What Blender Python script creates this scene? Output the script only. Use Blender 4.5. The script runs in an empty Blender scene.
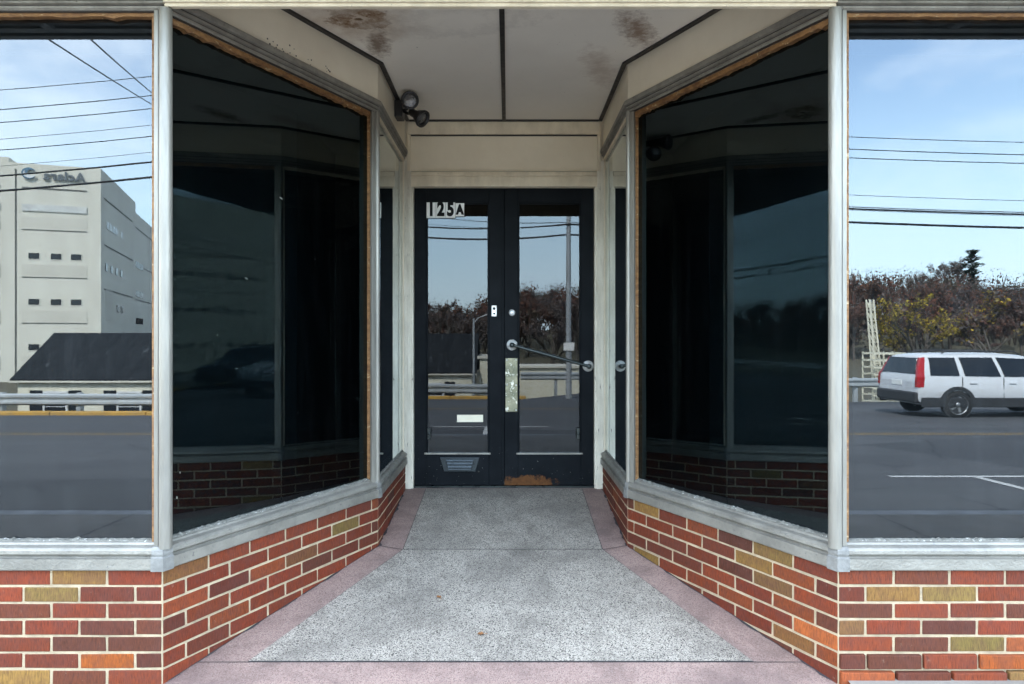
import bpy, bmesh, math, random
from mathutils import Vector, Matrix
random.seed(7)
sc = bpy.context.scene
COL = sc.collection
R = math.radians
ZC = 1.35                                   # camera height over the pavement

# ------------------------------------------------------------------ materials
def new_mat(name):
    m = bpy.data.materials.new(name); m.use_nodes = True
    nt = m.node_tree; nt.nodes.clear()
    out = nt.nodes.new('ShaderNodeOutputMaterial')
    return m, nt, out
def N(nt, kind, **kw):
    n = nt.nodes.new('ShaderNode' + kind)
    for k, v in kw.items():
        if k in n.inputs.keys(): n.inputs[k].default_value = v
        else: setattr(n, k, v)
    return n
def L(nt, a, b): nt.links.new(a, b)
def rgba(c): return (c[0], c[1], c[2], 1.0)
def coords(nt, scale=(1, 1, 1)):
    tc = N(nt, 'TexCoord'); mp = N(nt, 'Mapping'); mp.inputs['Scale'].default_value = scale
    L(nt, tc.outputs['Object'], mp.inputs['Vector']); return mp.outputs['Vector']
def noise(nt, vec, scale, detail=4, rough=.55, dist=0):
    n = N(nt, 'TexNoise'); n.inputs['Scale'].default_value = scale; n.inputs['Detail'].default_value = detail
    n.inputs['Roughness'].default_value = rough; n.inputs['Distortion'].default_value = dist
    L(nt, vec, n.inputs['Vector']); return n.outputs['Fac']
def ramp(nt, fac, stops):
    r = N(nt, 'ValToRGB'); e = r.color_ramp.elements
    while len(e) > 1: e.remove(e[0])
    e[0].position = stops[0][0]; e[0].color = rgba(stops[0][1]) if not isinstance(stops[0][1], (int, float)) else (stops[0][1],)*3 + (1,)
    for p, c in stops[1:]:
        q = e.new(p); q.color = rgba(c) if not isinstance(c, (int, float)) else (c, c, c, 1)
    L(nt, fac, r.inputs['Fac']); return r.outputs['Color']
def mixc(nt, fac, a, b, mode='MIX'):
    m = N(nt, 'Mix', data_type='RGBA', blend_type=mode)
    for s, v in ((0, fac), (6, a), (7, b)):
        if hasattr(v, 'is_output'): L(nt, v, m.inputs[s])
        else: m.inputs[s].default_value = v if s == 0 else rgba(v)
    return m.outputs[2]
def math_n(nt, op, a, b=None, clamp=False):
    m = N(nt, 'Math', operation=op); m.use_clamp = clamp
    for i, v in enumerate((a, b)):
        if v is None: continue
        if hasattr(v, 'is_output'): L(nt, v, m.inputs[i])
        else: m.inputs[i].default_value = v
    return m.outputs[0]
def bump(nt, h, strength, dist):
    b = N(nt, 'Bump'); b.inputs['Strength'].default_value = strength; b.inputs['Distance'].default_value = dist
    L(nt, h, b.inputs['Height']); return b.outputs['Normal']
def principled(nt, out, col, rough=.6, metal=0., nrm=None, spec=.5):
    p = N(nt, 'BsdfPrincipled')
    for k, v in (('Base Color', col), ('Roughness', rough), ('Metallic', metal), ('Specular IOR Level', spec)):
        if hasattr(v, 'is_output'): L(nt, v, p.inputs[k])
        else: p.inputs[k].default_value = rgba(v) if k == 'Base Color' else v
    if nrm is not None: L(nt, nrm, p.inputs['Normal'])
    L(nt, p.outputs[0], out.inputs['Surface']); return p
def mat_simple(name, c1, c2=None, rough=.6, metal=0., scale=4., bmp=0., bscale=60., stretch=(1, 1, 1), spec=.5, fine=None):
    m, nt, out = new_mat(name)
    v = coords(nt, stretch); c2 = c2 or tuple(x*.7 for x in c1)
    f = ramp(nt, noise(nt, v, scale, 6, .65), [(.32, 0.), (.68, 1.)])
    col = mixc(nt, f, c1, c2)
    if fine:
        g = ramp(nt, noise(nt, v, fine[0], 5, .7), [(fine[1], 0.), (fine[1]+.06, 1.)])
        col = mixc(nt, g, col, fine[2])
    nrm = bump(nt, noise(nt, v, bscale, 4), bmp, .01) if bmp else None
    rr = ramp(nt, noise(nt, v, scale*3, 3), [(.3, max(0, rough-.1)), (.7, min(1, rough+.1))])
    principled(nt, out, col, rr, metal, nrm, spec)
    return m
M = {}
def mk_brick():
    m, nt, out = new_mat('fired_brick')
    at = N(nt, 'Attribute', attribute_name='tint', attribute_type='GEOMETRY')
    v = coords(nt, (260, 260, 38)); v2 = coords(nt, (1, 1, 1))
    st = noise(nt, v, 1.0, 4, .6)
    col = mixc(nt, ramp(nt, st, [(.35, .62), (.5, .95), (.7, 1.2)]), (0, 0, 0), at.outputs['Color'], 'MIX')
    mu = N(nt, 'Mix', data_type='RGBA', blend_type='MULTIPLY'); mu.inputs[0].default_value = 1
    L(nt, at.outputs['Color'], mu.inputs[6]); L(nt, ramp(nt, st, [(.3, .50), (.48, .95), (.72, 1.35)]), mu.inputs[7])
    blot = noise(nt, v2, 13, 6, .7)
    col = mixc(nt, ramp(nt, blot, [(.42, 0.), (.72, .6)]), mu.outputs[2], (.085, .030, .022))
    # lime bloom and smeared mortar in patches
    eff = ramp(nt, noise(nt, v2, 34, 6, .75), [(.62, 0.), (.76, .45)])
    col = mixc(nt, eff, col, (.34, .25, .19))
    principled(nt, out, col, .78, 0, bump(nt, st, .8, .004), .35)
    return m
M['brick'] = mk_brick()
M['mortar'] = mat_simple('lime_mortar', (.49, .385, .25), (.30, .235, .15), .9, 0, 14, .5, 240, fine=(60, .66, (.2, .18, .16)))
M['alu'] = mat_simple('weathered_aluminium', (.28, .265, .225), (.175, .165, .14), .42, .35, 7, .3, 90, (1, 1, 1), fine=(48, .61, (.15, .145, .13)))
M['alu_post'] = mat_simple('streaked_aluminium_post', (.27, .255, .215), (.18, .17, .145), .40, .35, 16, .2, 120, (1, 1, .12), fine=(40, .70, (.12, .105, .085)))
M['alu_head'] = mat_simple('grimy_aluminium_head', (.30, .28, .235), (.18, .165, .14), .55, .25, 12, .2, 140, (1, 1, 1), fine=(60, .62, (.12, .11, .09)))
M['lead'] = mat_simple('grey_lead_cover', (.25, .245, .225), (.14, .138, .125), .6, .2, 16, .3, 90)
M['putty'] = mat_simple('old_putty', (.22, .215, .185), (.11, .108, .09), .85, 0, 30, .9, 120, fine=(90, .6, (.7, .7, .66)))
M['wood'] = mat_simple('weathered_wood_stop', (.30, .155, .055), (.12, .052, .020), .75, 0, 20, .5, 90, (1, 1, 2), fine=(26, .60, (.46, .34, .19)))
M['cream'] = mat_simple('aged_cream_paint', (.82, .735, .575), (.74, .655, .50), .55, 0, 3, .05, 60, fine=(46, .715, (.33, .29, .23)))
M['cream_trim'] = mat_simple('aged_cream_trim', (.78, .685, .515), (.60, .52, .38), .6, 0, 10, .1, 80, (1, 1, .5), fine=(55, .67, (.22, .19, .15)))
M['jamb'] = mat_simple('chipped_white_jamb', (.74, .69, .57), (.52, .48, .38), .6, 0, 12, .25, 90, (1, 1, .3), fine=(42, .63, (.16, .13, .10)))
M['black_trim'] = mat_simple('black_trim_paint', (.014, .012, .011), (.03, .024, .02), .5, 0, 10)
M['dark'] = mat_simple('blacked_out_interior', (.006, .006, .007), (.004, .004, .004), .95, 0, 2, spec=.1)
M['display'] = mat_simple('dark_display_lining', (.007, .011, .0125), (.004, .007, .008), .9, 0, 2, spec=.1)
M['canopy'] = mat_simple('dark_canopy_paint', (.40, .43, .44), (.30, .33, .34), .6, 0, 4)
M['steel'] = mat_simple('bright_steel', (.70, .70, .68), (.5, .5, .48), .35, .4, 20)
M['darkmetal'] = mat_simple('dark_bronze_bar', (.035, .045, .042), (.022, .028, .028), .3, .4, 5)
M['slot'] = mat_simple('dark_blue_slot', (.012, .018, .022), (.02, .03, .035), .35, .3, 8)
M['flap'] = mat_simple('dull_blue_flap', (.016, .025, .030), (.008, .013, .016), .35, .4, 18)
M['brass'] = mat_simple('verdigris_plate', (.27, .255, .17), (.05, .06, .035), .4, .5, 13, .2, 60, fine=(26, .57, (.6, .58, .48)))
M['paper'] = mat_simple('cream_sticker', (.78, .72, .55), (.72, .66, .5), .6, 0, 20)
M['white_plate'] = mat_simple('white_number_plate', (.84, .83, .79), (.72, .71, .67), .5, 0, 18)
M['ink'] = mat_simple('black_lettering', (.006, .006, .006), (.010, .010, .010), .6, spec=.1)
M['lamp_black'] = mat_simple('black_lamp_body', (.012, .012, .013), (.022, .02, .02), .4, 0, 12)
M['lens'] = mat_simple('ribbed_lamp_lens', (.34, .34, .34), (.10, .10, .105), .12, .7, 40, .5, 90)
M['leaf_dry'] = mat_simple('dry_leaf', (.30, .13, .04), (.16, .07, .025), .7, 0, 60)
M['paving'] = mat_simple('pavement_concrete', (.235, .205, .17), (.165, .145, .12), .85, 0, 1.6, .3, 200, fine=(150, .6, (.17, .16, .15)))
def mk_asphalt():
    m, nt, out = new_mat('worn_asphalt'); v = coords(nt)
    col = mixc(nt, ramp(nt, noise(nt, coords(nt, (.25, 1.3, 1)), .8, 6, .6), [(.35, 0.), (.65, 1.)]), (.074, .077, .080), (.052, .054, .057))
    vo = N(nt, 'TexVoronoi', feature='F1'); vo.inputs['Scale'].default_value = .22; L(nt, coords(nt, (.35, 1, 1)), vo.inputs['Vector'])
    sp = N(nt, 'SeparateColor'); L(nt, vo.outputs['Color'], sp.inputs[0])
    col = mixc(nt, ramp(nt, sp.outputs[0], [(.70, 0.), (.72, .5)]), col, (.026, .028, .031))
    ve = N(nt, 'TexVoronoi', feature='DISTANCE_TO_EDGE'); ve.inputs['Scale'].default_value = .45
    wv = N(nt, 'Mix', data_type='VECTOR'); wv.inputs[0].default_value = .25; L(nt, v, wv.inputs[4])
    nz = N(nt, 'TexNoise'); nz.inputs['Scale'].default_value = 1.4; nz.inputs['Detail'].default_value = 5; L(nt, v, nz.inputs['Vector']); L(nt, nz.outputs['Color'], wv.inputs[5])
    L(nt, wv.outputs[1], ve.inputs['Vector'])
    cr = math_n(nt, 'MULTIPLY', ramp(nt, ve.outputs['Distance'], [(.0, 1.), (.010, .0)]), ramp(nt, noise(nt, v, .35, 3), [(.46, 0.), (.54, .9)]))
    col = mixc(nt, cr, col, (.014, .014, .016))
    col = mixc(nt, ramp(nt, noise(nt, v, 1.1, 4, .6), [(.62, 0.), (.75, .5)]), col, (.020, .020, .022))
    col = mixc(nt, ramp(nt, noise(nt, v, 110, 3), [(.60, 0.), (.66, .7)]), col, (.10, .10, .10))
    principled(nt, out, col, .82, 0, bump(nt, noise(nt, v, 120, 3), .4, .01), .35); return m
M['asphalt'] = mk_asphalt()
M['road_white'] = mat_simple('road_paint_white', (.55, .55, .53), (.32, .32, .31), .7, 0, 8)
M['road_yellow'] = mat_simple('road_paint_yellow', (.26, .165, .05), (.13, .10, .05), .7, 0, 6)
M['kerb'] = mat_simple('granite_kerb', (.34, .33, .32), (.22, .21, .2), .85, 0, 5)
M['kerb_yellow'] = mat_simple('yellow_kerb_paint', (.52, .29, .045), (.34, .21, .07), .75, 0, 3)
M['earth'] = mat_simple('brown_verge', (.085, .070, .042), (.05, .05, .028), .95, 0, .8, .5, 3)
M['concrete_wall'] = mat_simple('cream_concrete', (.66, .63, .53), (.56, .53, .445), .8, 0, .35, .05, 8, (1, 1, .3), fine=(2.2, .66, (.35, .33, .28)))
M['ledge'] = mat_simple('concrete_ledge', (.60, .57, .48), (.52, .49, .41), .8, 0, .3)
M['groove'] = mat_simple('dark_groove_shadow', (.16, .155, .14), None, .8)
M['win_dark'] = mat_simple('dark_window_glass', (.012, .014, .017), (.02, .022, .026), .12, 0, 1)
M['glassblock'] = mat_simple('pale_glass_block', (.62, .61, .56), (.45, .45, .42), .3, 0, 1.5)
M['slate'] = mat_simple('dark_shingles', (.008, .010, .012), (.015, .0175, .020), .9, 0, 2.6, .5, 14, (1, .3, .3), spec=.2, fine=(4.5, .61, (.045, .05, .054)))
M['house_wall'] = mat_simple('cream_render', (.68, .64, .51), (.58, .55, .44), .8, 0, .9)
M['white_paint'] = mat_simple('white_frame_paint', (.72, .72, .70), None, .5)
M['galv'] = mat_simple('galvanised_steel', (.46, .48, .48), (.36, .38, .38), .5, .45, 1.2)
M['pole'] = mat_simple('grey_pole_steel', (.40, .41, .41), (.30, .31, .31), .55, .4, 2)
M['timber_pole'] = mat_simple('utility_pole_timber', (.13, .10, .075), (.08, .06, .045), .9, 0, 6, stretch=(1, 1, .2))
M['wire'] = mat_simple('black_cable', (.010, .010, .011), None, .6)
M['bark'] = mat_simple('grey_bark', (.10, .085, .070), (.06, .05, .042), .9, 0, 3)
M['carpaint'] = mat_simple('white_car_paint', (.60, .61, .62), (.57, .58, .59), .22, 0, 1)
M['carblack'] = mat_simple('black_car_paint', (.012, .012, .014), None, .2)
M['carsilver'] = mat_simple('silver_car_paint', (.42, .43, .44), (.40, .41, .42), .25, .4)
M['cladding'] = mat_simple('dark_plastic_cladding', (.030, .032, .034), (.022, .023, .025), .6)
M['carglass'] = mat_simple('tinted_car_glass', (.012, .015, .018), None, .06)
M['tyre'] = mat_simple('tyre_rubber', (.012, .012, .012), (.02, .02, .02), .85)
M['rim'] = mat_simple('alloy_rim', (.40, .41, .41), None, .35, .6)
M['taillight'] = mat_simple('red_tail_light', (.33, .014, .02), (.38, .01, .012), .2)
M['swoosh'] = mat_simple('blue_grey_logo', (.11, .20, .27), None, .4)
M['letters'] = mat_simple('grey_letters', (.15, .17, .18), None, .5)

def mk_attr_mat(name, rough=.85, sub=.0):
    m, nt, out = new_mat(name)
    at = N(nt, 'Attribute', attribute_name='tint', attribute_type='GEOMETRY')
    d = N(nt, 'BsdfDiffuse'); L(nt, at.outputs['Color'], d.inputs['Color'])
    t = N(nt, 'BsdfTranslucent'); L(nt, at.outputs['Color'], t.inputs['Color'])
    ms = N(nt, 'MixShader'); ms.inputs[0].default_value = .25
    L(nt, d.outputs[0], ms.inputs[1]); L(nt, t.outputs[0], ms.inputs[2]); L(nt, ms.outputs[0], out.inputs['Surface'])
    return m
M['foliage'] = mk_attr_mat('autumn_foliage')

def mk_terrazzo(name, base, alt, dark, light, stain):
    m, nt, out = new_mat(name)
    v = coords(nt)
    vo = N(nt, 'TexVoronoi', feature='F1'); vo.inputs['Scale'].default_value = 255; L(nt, v, vo.inputs['Vector'])
    sep = N(nt, 'SeparateColor'); L(nt, vo.outputs['Color'], sep.inputs[0])
    chip = sep.outputs[0]
    vo2 = N(nt, 'TexVoronoi', feature='F1'); vo2.inputs['Scale'].default_value = 420; L(nt, v, vo2.inputs['Vector'])
    sep2 = N(nt, 'SeparateColor'); L(nt, vo2.outputs['Color'], sep2.inputs[0])
    col = mixc(nt, ramp(nt, noise(nt, v, 2.2, 6, .65), [(.35, 0.), (.65, 1.)]), base, alt)
    col = mixc(nt, ramp(nt, chip, [(.0, 1.), (.17, 1.), (.20, 0.)]), col, dark)
    col = mixc(nt, ramp(nt, chip, [(.70, 0.), (.74, .8)]), col, light)
    col = mixc(nt, ramp(nt, sep2.outputs[1], [(.0, .8), (.13, .8), (.16, 0.)]), col, dark)
    st = ramp(nt, noise(nt, v, 5.5, 7, .7, .4), [(.46, 0.), (.70, .6)])
    col = mixc(nt, st, col, stain)
    st2 = ramp(nt, noise(nt, v, 1.3, 5, .6, .6), [(.48, 0.), (.64, .42)])
    col = mixc(nt, st2, col, stain)
    principled(nt, out, col, .62, 0, bump(nt, sep.outputs[0], .18, .002), .4)
    return m
M['terrazzo'] = mk_terrazzo('grey_terrazzo', (.385, .343, .283), (.305, .272, .224), (.042, .037, .032), (.50, .45, .375), (.115, .102, .086))
M['terrazzo_pink'] = mk_terrazzo('pink_terrazzo', (.345, .238, .200), (.275, .188, .158), (.185, .125, .105), (.355, .268, .225), (.11, .075, .068))
M['joint'] = mat_simple('dark_floor_joint', (.03, .028, .03), (.05, .045, .045), .8, 0, 20)

def mk_glass(name, r0, k, tint, dirt=.02, gcol=(.90, .975, 1.)):
    """pane: real reflection on the outer face, dark tint for what is seen through it, a thin film of dust"""
    m, nt, out = new_mat(name)
    tr = N(nt, 'BsdfTransparent'); tr.inputs['Color'].default_value = rgba(tint)
    gl = N(nt, 'BsdfGlossy'); gl.inputs['Roughness'].default_value = 0.0; gl.inputs['Color'].default_value = rgba(gcol)
    fr = N(nt, 'Fresnel'); fr.inputs['IOR'].default_value = 1.52
    v = coords(nt)
    wav = noise(nt, v, 1.1, 1, .4)
    nrm = bump(nt, wav, .03, .006 if r0 > .08 else .004)
    L(nt, nrm, gl.inputs['Normal'])
    geo = N(nt, 'NewGeometry')
    fac = math_n(nt, 'ADD', math_n(nt, 'MULTIPLY', fr.outputs[0], k), r0, True)
    fac = math_n(nt, 'MULTIPLY', fac, math_n(nt, 'SUBTRACT', 1., geo.outputs['Backfacing']))
    ms = N(nt, 'MixShader'); L(nt, fac, ms.inputs[0]); L(nt, tr.outputs[0], ms.inputs[1]); L(nt, gl.outputs[0], ms.inputs[2])
    df = N(nt, 'BsdfDiffuse'); df.inputs['Color'].default_value = (.55, .58, .58, 1)
    v3 = coords(nt, (9, 9, 1.2))
    streak = ramp(nt, noise(nt, v3, 1.6, 7, .7), [(.5, 0.), (.8, dirt*1.6)])
    speck = ramp(nt, noise(nt, v, 150, 3, .6), [(.72, 0.), (.78, dirt*5)])
    dv = math_n(nt, 'ADD', math_n(nt, 'ADD', streak, speck), dirt*.25)
    dv = math_n(nt, 'MULTIPLY', dv, math_n(nt, 'SUBTRACT', 1., geo.outputs['Backfacing']), True)
    ms2 = N(nt, 'MixShader'); L(nt, dv, ms2.inputs[0]); L(nt, ms.outputs[0], ms2.inputs[1]); L(nt, df.outputs[0], ms2.inputs[2])
    L(nt, ms2.outputs[0], out.inputs['Surface'])
    return m
M['glass_front'] = mk_glass('reflective_street_pane', .086, .29, (.5, .55, .56), .010, (.86, .945, 1.))
M['glass_angled'] = mk_glass('dark_angled_pane', .028, .82, (.55, .62, .64), .0015, (.72, .93, 1.))
M['glass_side'] = mk_glass('narrow_side_pane', .04, 1.9, (.35, .40, .42), .002)
M['glass_door'] = mk_glass('door_pane', .028, .40, (.4, .45, .46), .007, (.86, .945, 1.))

def mk_ceiling():
    m, nt, out = new_mat('stained_ceiling_board')
    tc = N(nt, 'TexCoord'); v = tc.outputs['Object']
    col = mixc(nt, ramp(nt, noise(nt, v, 1.6, 5, .6), [(.35, 0.), (.7, 1.)]), (.86, .80, .70), (.80, .735, .635))
    def stain(center, sx, sy, rot, rad, amount, nscale):
        mp = N(nt, 'Mapping', vector_type='TEXTURE'); mp.inputs['Location'].default_value = (center[0], center[1], 0)
        mp.inputs['Rotation'].default_value = (0, 0, rot); mp.inputs['Scale'].default_value = (sx, sy, 1)
        L(nt, v, mp.inputs['Vector'])
        ln = N(nt, 'VectorMath', operation='LENGTH')
        sx_ = N(nt, 'SeparateXYZ'); L(nt, mp.outputs[0], sx_.inputs[0])
        cx = N(nt, 'CombineXYZ'); L(nt, sx_.outputs[0], cx.inputs[0]); L(nt, sx_.outputs[1], cx.inputs[1])
        L(nt, cx.outputs[0], ln.inputs[0])
        d = math_n(nt, 'ADD', ln.outputs['Value'], math_n(nt, 'MULTIPLY', math_n(nt, 'SUBTRACT', noise(nt, v, nscale, 7, .75), .5), rad*2.2))
        return math_n(nt, 'DIVIDE', d, rad)
    d1 = stain((-.70, 3.33), 1.15, .85, .0, .14, 1, 9)
    part = ramp(nt, noise(nt, v, 7.5, 2, .5), [(.36, .45), (.56, 1.)])
    grain = ramp(nt, noise(nt, v, 42, 6, .75), [(.34, .4), (.58, 1.)])
    ring = math_n(nt, 'MULTIPLY', math_n(nt, 'MULTIPLY', ramp(nt, d1, [(.0, .0), (.22, .10), (.40, 1.), (.66, 1.), (.90, .7), (1.4, 0.)]), part), grain)
    col = mixc(nt, ring, col, (.095, .032, .007))
    d0 = stain((-.70, 3.335), .8, .7, .0, .030, 1, 30)
    col = mixc(nt, ramp(nt, d0, [(.5, 1.), (.9, 0.)]), col, (.01, .01, .01))
    d6 = stain((-.73, 3.34), 1.5, 1., .0, .26, 1, 6)
    col = mixc(nt, ramp(nt, d6, [(.2, .45), (1.1, 0.)]), col, (.30, .155, .05))
    d2 = stain((-.66, 3.62), .6, 1.7, .2, .13, 1, 22)
    col = mixc(nt, ramp(nt, d2, [(.2, .8), (1., 0.)]), col, (.12, .05, .015))
    d3 = stain((.68, 3.45), .9, 2.6, -.45, .11, 1, 26)
    col = mixc(nt, ramp(nt, d3, [(.1, .8), (1., 0.)]), col, (.17, .075, .028))
    d4 = stain((.56, 3.95), .7, 2.2, -.3, .16, 1, 14)
    col = mixc(nt, ramp(nt, d4, [(.1, .45), (1., 0.)]), col, (.30, .18, .10))
    d5 = stain((-.2, 3.35), 2.0, 1.0, -.3, .22, 1, 8)
    col = mixc(nt, ramp(nt, d5, [(.3, .0), (.7, .22), (1., 0.)]), col, (.38, .33, .27))
    sp = ramp(nt, noise(nt, v, 60, 3), [(.735, 0.), (.76, .7)])
    col = mixc(nt, sp, col, (.25, .2, .16))
    principled(nt, out, col, .6, 0, bump(nt, noise(nt, v, 9, 4), .08, .02), .35)
    return m
M['ceiling'] = mk_ceiling()

def mk_door_paint():
    m, nt, out = new_mat('worn_black_door_paint')
    tc = N(nt, 'TexCoord'); v = tc.outputs['Object']
    col = mixc(nt, ramp(nt, noise(nt, v, 6, 5), [(.35, 0.), (.65, 1.)]), (.005, .0065, .008), (.009, .011, .013))
    sx = N(nt, 'SeparateXYZ'); L(nt, v, sx.inputs[0])
    low = ramp(nt, sx.outputs[2], [(.30, 1.), (.50, .55), (.62, .0)])
    chips = ramp(nt, noise(nt, v, 55, 4, .6), [(.685, 0.), (.70, .8)])
    col = mixc(nt, math_n(nt, 'MULTIPLY', chips, low), col, (.42, .40, .34))
    allchips = ramp(nt, noise(nt, v, 90, 4, .6), [(.73, 0.), (.75, .7)])
    col = mixc(nt, allchips, col, (.22, .21, .18))
    # bare rusty wood along the foot of the right leaf
    dx = math_n(nt, 'DIVIDE', math_n(nt, 'SUBTRACT', sx.outputs[0], .15), .26)
    dz = math_n(nt, 'DIVIDE', math_n(nt, 'SUBTRACT', sx.outputs[2], .30), .07)
    d = math_n(nt, 'ADD', math_n(nt, 'MULTIPLY', dx, dx), math_n(nt, 'MULTIPLY', dz, dz))
    d = math_n(nt, 'ADD', d, math_n(nt, 'MULTIPLY', math_n(nt, 'SUBTRACT', noise(nt, v, 24, 6, .7), .5), 3.2))
    rust = math_n(nt, 'MULTIPLY', ramp(nt, d, [(.35, .95), (.8, .0)]), math_n(nt, 'GREATER_THAN', sx.outputs[0], .002))
    col = mixc(nt, rust, col, mixc(nt, noise(nt, v, 40, 4), (.17, .072, .024), (.05, .022, .012)))
    principled(nt, out, col, .5, 0, bump(nt, noise(nt, v, 40, 4), .12, .004), .05)
    return m
M['door'] = mk_door_paint()

# ------------------------------------------------------------------ mesh building
class MB:
    def __init__(s): s.v = []; s.f = []; s.mi = []; s.col = []; s.sm = []
    def face(s, pts, mi=0, col=None, smooth=False):
        b = len(s.v); s.v += [tuple(p) for p in pts]; s.f.append(list(range(b, b+len(pts)))); s.mi.append(mi); s.col.append(col); s.sm.append(smooth)
    def raw(s, vs, fs, mi=0, col=None, smooth=False):
        b = len(s.v); s.v += [tuple(p) for p in vs]
        for f in fs: s.f.append([b+i for i in f]); s.mi.append(mi); s.col.append(col); s.sm.append(smooth)
    def box(s, x0, x1, y0, y1, z0, z1, mi=0, col=None, fn=None):
        vs = [(x, y, z) for z in (z0, z1) for y in (y0, y1) for x in (x0, x1)]
        if fn: vs = [fn(p) for p in vs]
        s.raw(vs, [(0, 2, 3, 1), (4, 5, 7, 6), (0, 1, 5, 4), (2, 6, 7, 3), (0, 4, 6, 2), (1, 3, 7, 5)], mi, col)
    def tube(s, pts, rad, n=8, mi=0, col=None, cap=True):
        pts = [Vector(p) for p in pts]; rads = rad if isinstance(rad, (list, tuple)) else [rad]*len(pts)
        vs = []; fs = []
        for i, p in enumerate(pts):
            d = (pts[min(i+1, len(pts)-1)] - pts[max(i-1, 0)]).normalized()
            a = Vector((0, 0, 1)) if abs(d.z) < .9 else Vector((1, 0, 0))
            u = d.cross(a).normalized(); w = d.cross(u)
            for k in range(n):
                t = 2*math.pi*k/n; vs.append(p + (u*math.cos(t) + w*math.sin(t))*rads[i])
        for i in range(len(pts)-1):
            for k in range(n):
                fs.append((i*n+k, i*n+(k+1) % n, (i+1)*n+(k+1) % n, (i+1)*n+k))
        s.raw(vs, fs, mi, col, n > 4)
        if cap:
            s.face(vs[:n][::-1], mi, col); s.face(vs[-n:], mi, col)
    def lathe(s, origin, axis, prof, n=20, mi=0, col=None):
        o = Vector(origin); d = Vector(axis).normalized()
        a = Vector((0, 0, 1)) if abs(d.z) < .9 else Vector((1, 0, 0))
        u = d.cross(a).normalized(); w = d.cross(u); vs = []; fs = []
        for (r, h) in prof:
            for k in range(n):
                t = 2*math.pi*k/n; vs.append(o + d*h + (u*math.cos(t) + w*math.sin(t))*r)
        for i in range(len(prof)-1):
            for k in range(n):
                fs.append((i*n+k, i*n+(k+1) % n, (i+1)*n+(k+1) % n, (i+1)*n+k))
        s.raw(vs, fs, mi, col, True)
    def prism(s, poly, axis, a0, a1, mi=0, col=None):
        """poly of 2-D points extruded along one axis ('x','y','z')"""
        def P(p, a): return {'x': (a, p[0], p[1]), 'y': (p[0], a, p[1]), 'z': (p[0], p[1], a)}[axis]
        n = len(poly); vs = [P(p, a0) for p in poly] + [P(p, a1) for p in poly]
        s.raw(vs, [tuple(range(n))[::-1], tuple(range(n, 2*n))] + [(i, (i+1) % n, n+(i+1) % n, n+i) for i in range(n)], mi, col)
    def sweep(s, poly, prof, mi=0, closed=True, caps=True):
        """profile of (n outward, z) along a plan polyline, mitred; outward is right of the heading"""
        P = [Vector(p) for p in poly]; rows = []
        for i, p in enumerate(P):
            d0 = (P[i]-P[i-1]).normalized() if i else (P[1]-P[0]).normalized()
            d1 = (P[i+1]-P[i]).normalized() if i < len(P)-1 else d0
            n0 = Vector((d0.y, -d0.x)); n1 = Vector((d1.y, -d1.x)); b = (n0+n1).normalized(); b = b/b.dot(n0)
            rows.append([(p.x+b.x*q[0], p.y+b.y*q[0], q[1]) for q in prof])
        m = len(prof); vs = [v for r in rows for v in r]; fs = []
        for i in range(len(P)-1):
            for k in range(m if closed else m-1):
                fs.append((i*m+k, i*m+(k+1) % m, (i+1)*m+(k+1) % m, (i+1)*m+k))
        s.raw(vs, fs, mi)
        if caps and closed: s.face(rows[0][::-1], mi); s.face(rows[-1], mi)
    def mirror(s):
        s.v = [(-x, y, z) for x, y, z in s.v]; s.f = [f[::-1] for f in s.f]; return s
    def build(s, name, mats, parent=None, bevel=0, recalc=True, loc=None, rotz=0):
        me = bpy.data.meshes.new(name); me.from_pydata(s.v, [], s.f)
        for m in (mats if isinstance(mats, (list, tuple)) else [mats]): me.materials.append(m)
        me.polygons.foreach_set('material_index', s.mi); me.polygons.foreach_set('use_smooth', s.sm)
        if any(c is not None for c in s.col):
            at = me.color_attributes.new('tint', 'FLOAT_COLOR', 'CORNER'); buf = []
            for f, c in zip(s.f, s.col): buf += list(rgba(c or (.5, .5, .5)))*len(f)
            at.data.foreach_set('color', buf)
        if recalc:
            bm = bmesh.new(); bm.from_mesh(me); bmesh.ops.recalc_face_normals(bm, faces=bm.faces); bm.to_mesh(me); bm.free()
        me.update()
        o = bpy.data.objects.new(name, me); COL.objects.link(o)
        if parent: o.parent = parent
        if loc: o.location = loc
        if rotz: o.rotation_euler.z = rotz
        if bevel:
            b = o.modifiers.new('bevel', 'BEVEL'); b.width = bevel; b.segments = 2; b.limit_method = 'ANGLE'; b.angle_limit = R(40)
        return o
def tag(o, label=None, cat=None, group=None, kind=None):
    if label: o['label'] = label
    if cat: o['category'] = cat
    if group: o['group'] = group
    if kind: o['kind'] = kind
    return o
def empty(name, loc=(0, 0, 0), rz=0):
    o = bpy.data.objects.new(name, None); COL.objects.link(o); o.location = loc; o.rotation_euler.z = rz
    o.empty_display_size = .2; return o
def copy_tree(o, parent=None):
    c = o.copy(); COL.objects.link(c); c.parent = parent
    for ch in list(o.children): copy_tree(ch, c)
    return c
def text_mesh(name, body, size, mat, matrix, parent=None, depth=.004, weight=0., align='CENTER', space=1.):
    cu = bpy.data.curves.new(name, 'FONT'); cu.body = body; cu.size = size; cu.extrude = depth; cu.offset = weight
    cu.align_x = align; cu.align_y = 'CENTER'; cu.space_character = space
    t = bpy.data.objects.new('tmp_text', cu); COL.objects.link(t)
    dg = bpy.context.evaluated_depsgraph_get(); dg.update()
    me = bpy.data.meshes.new_from_object(t.evaluated_get(dg)); bpy.data.objects.remove(t); bpy.data.curves.remove(cu)
    me.name = name; me.materials.clear(); me.materials.append(mat); me.transform(matrix)
    o = bpy.data.objects.new(name, me); COL.objects.link(o); o.parent = parent
    return o

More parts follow.
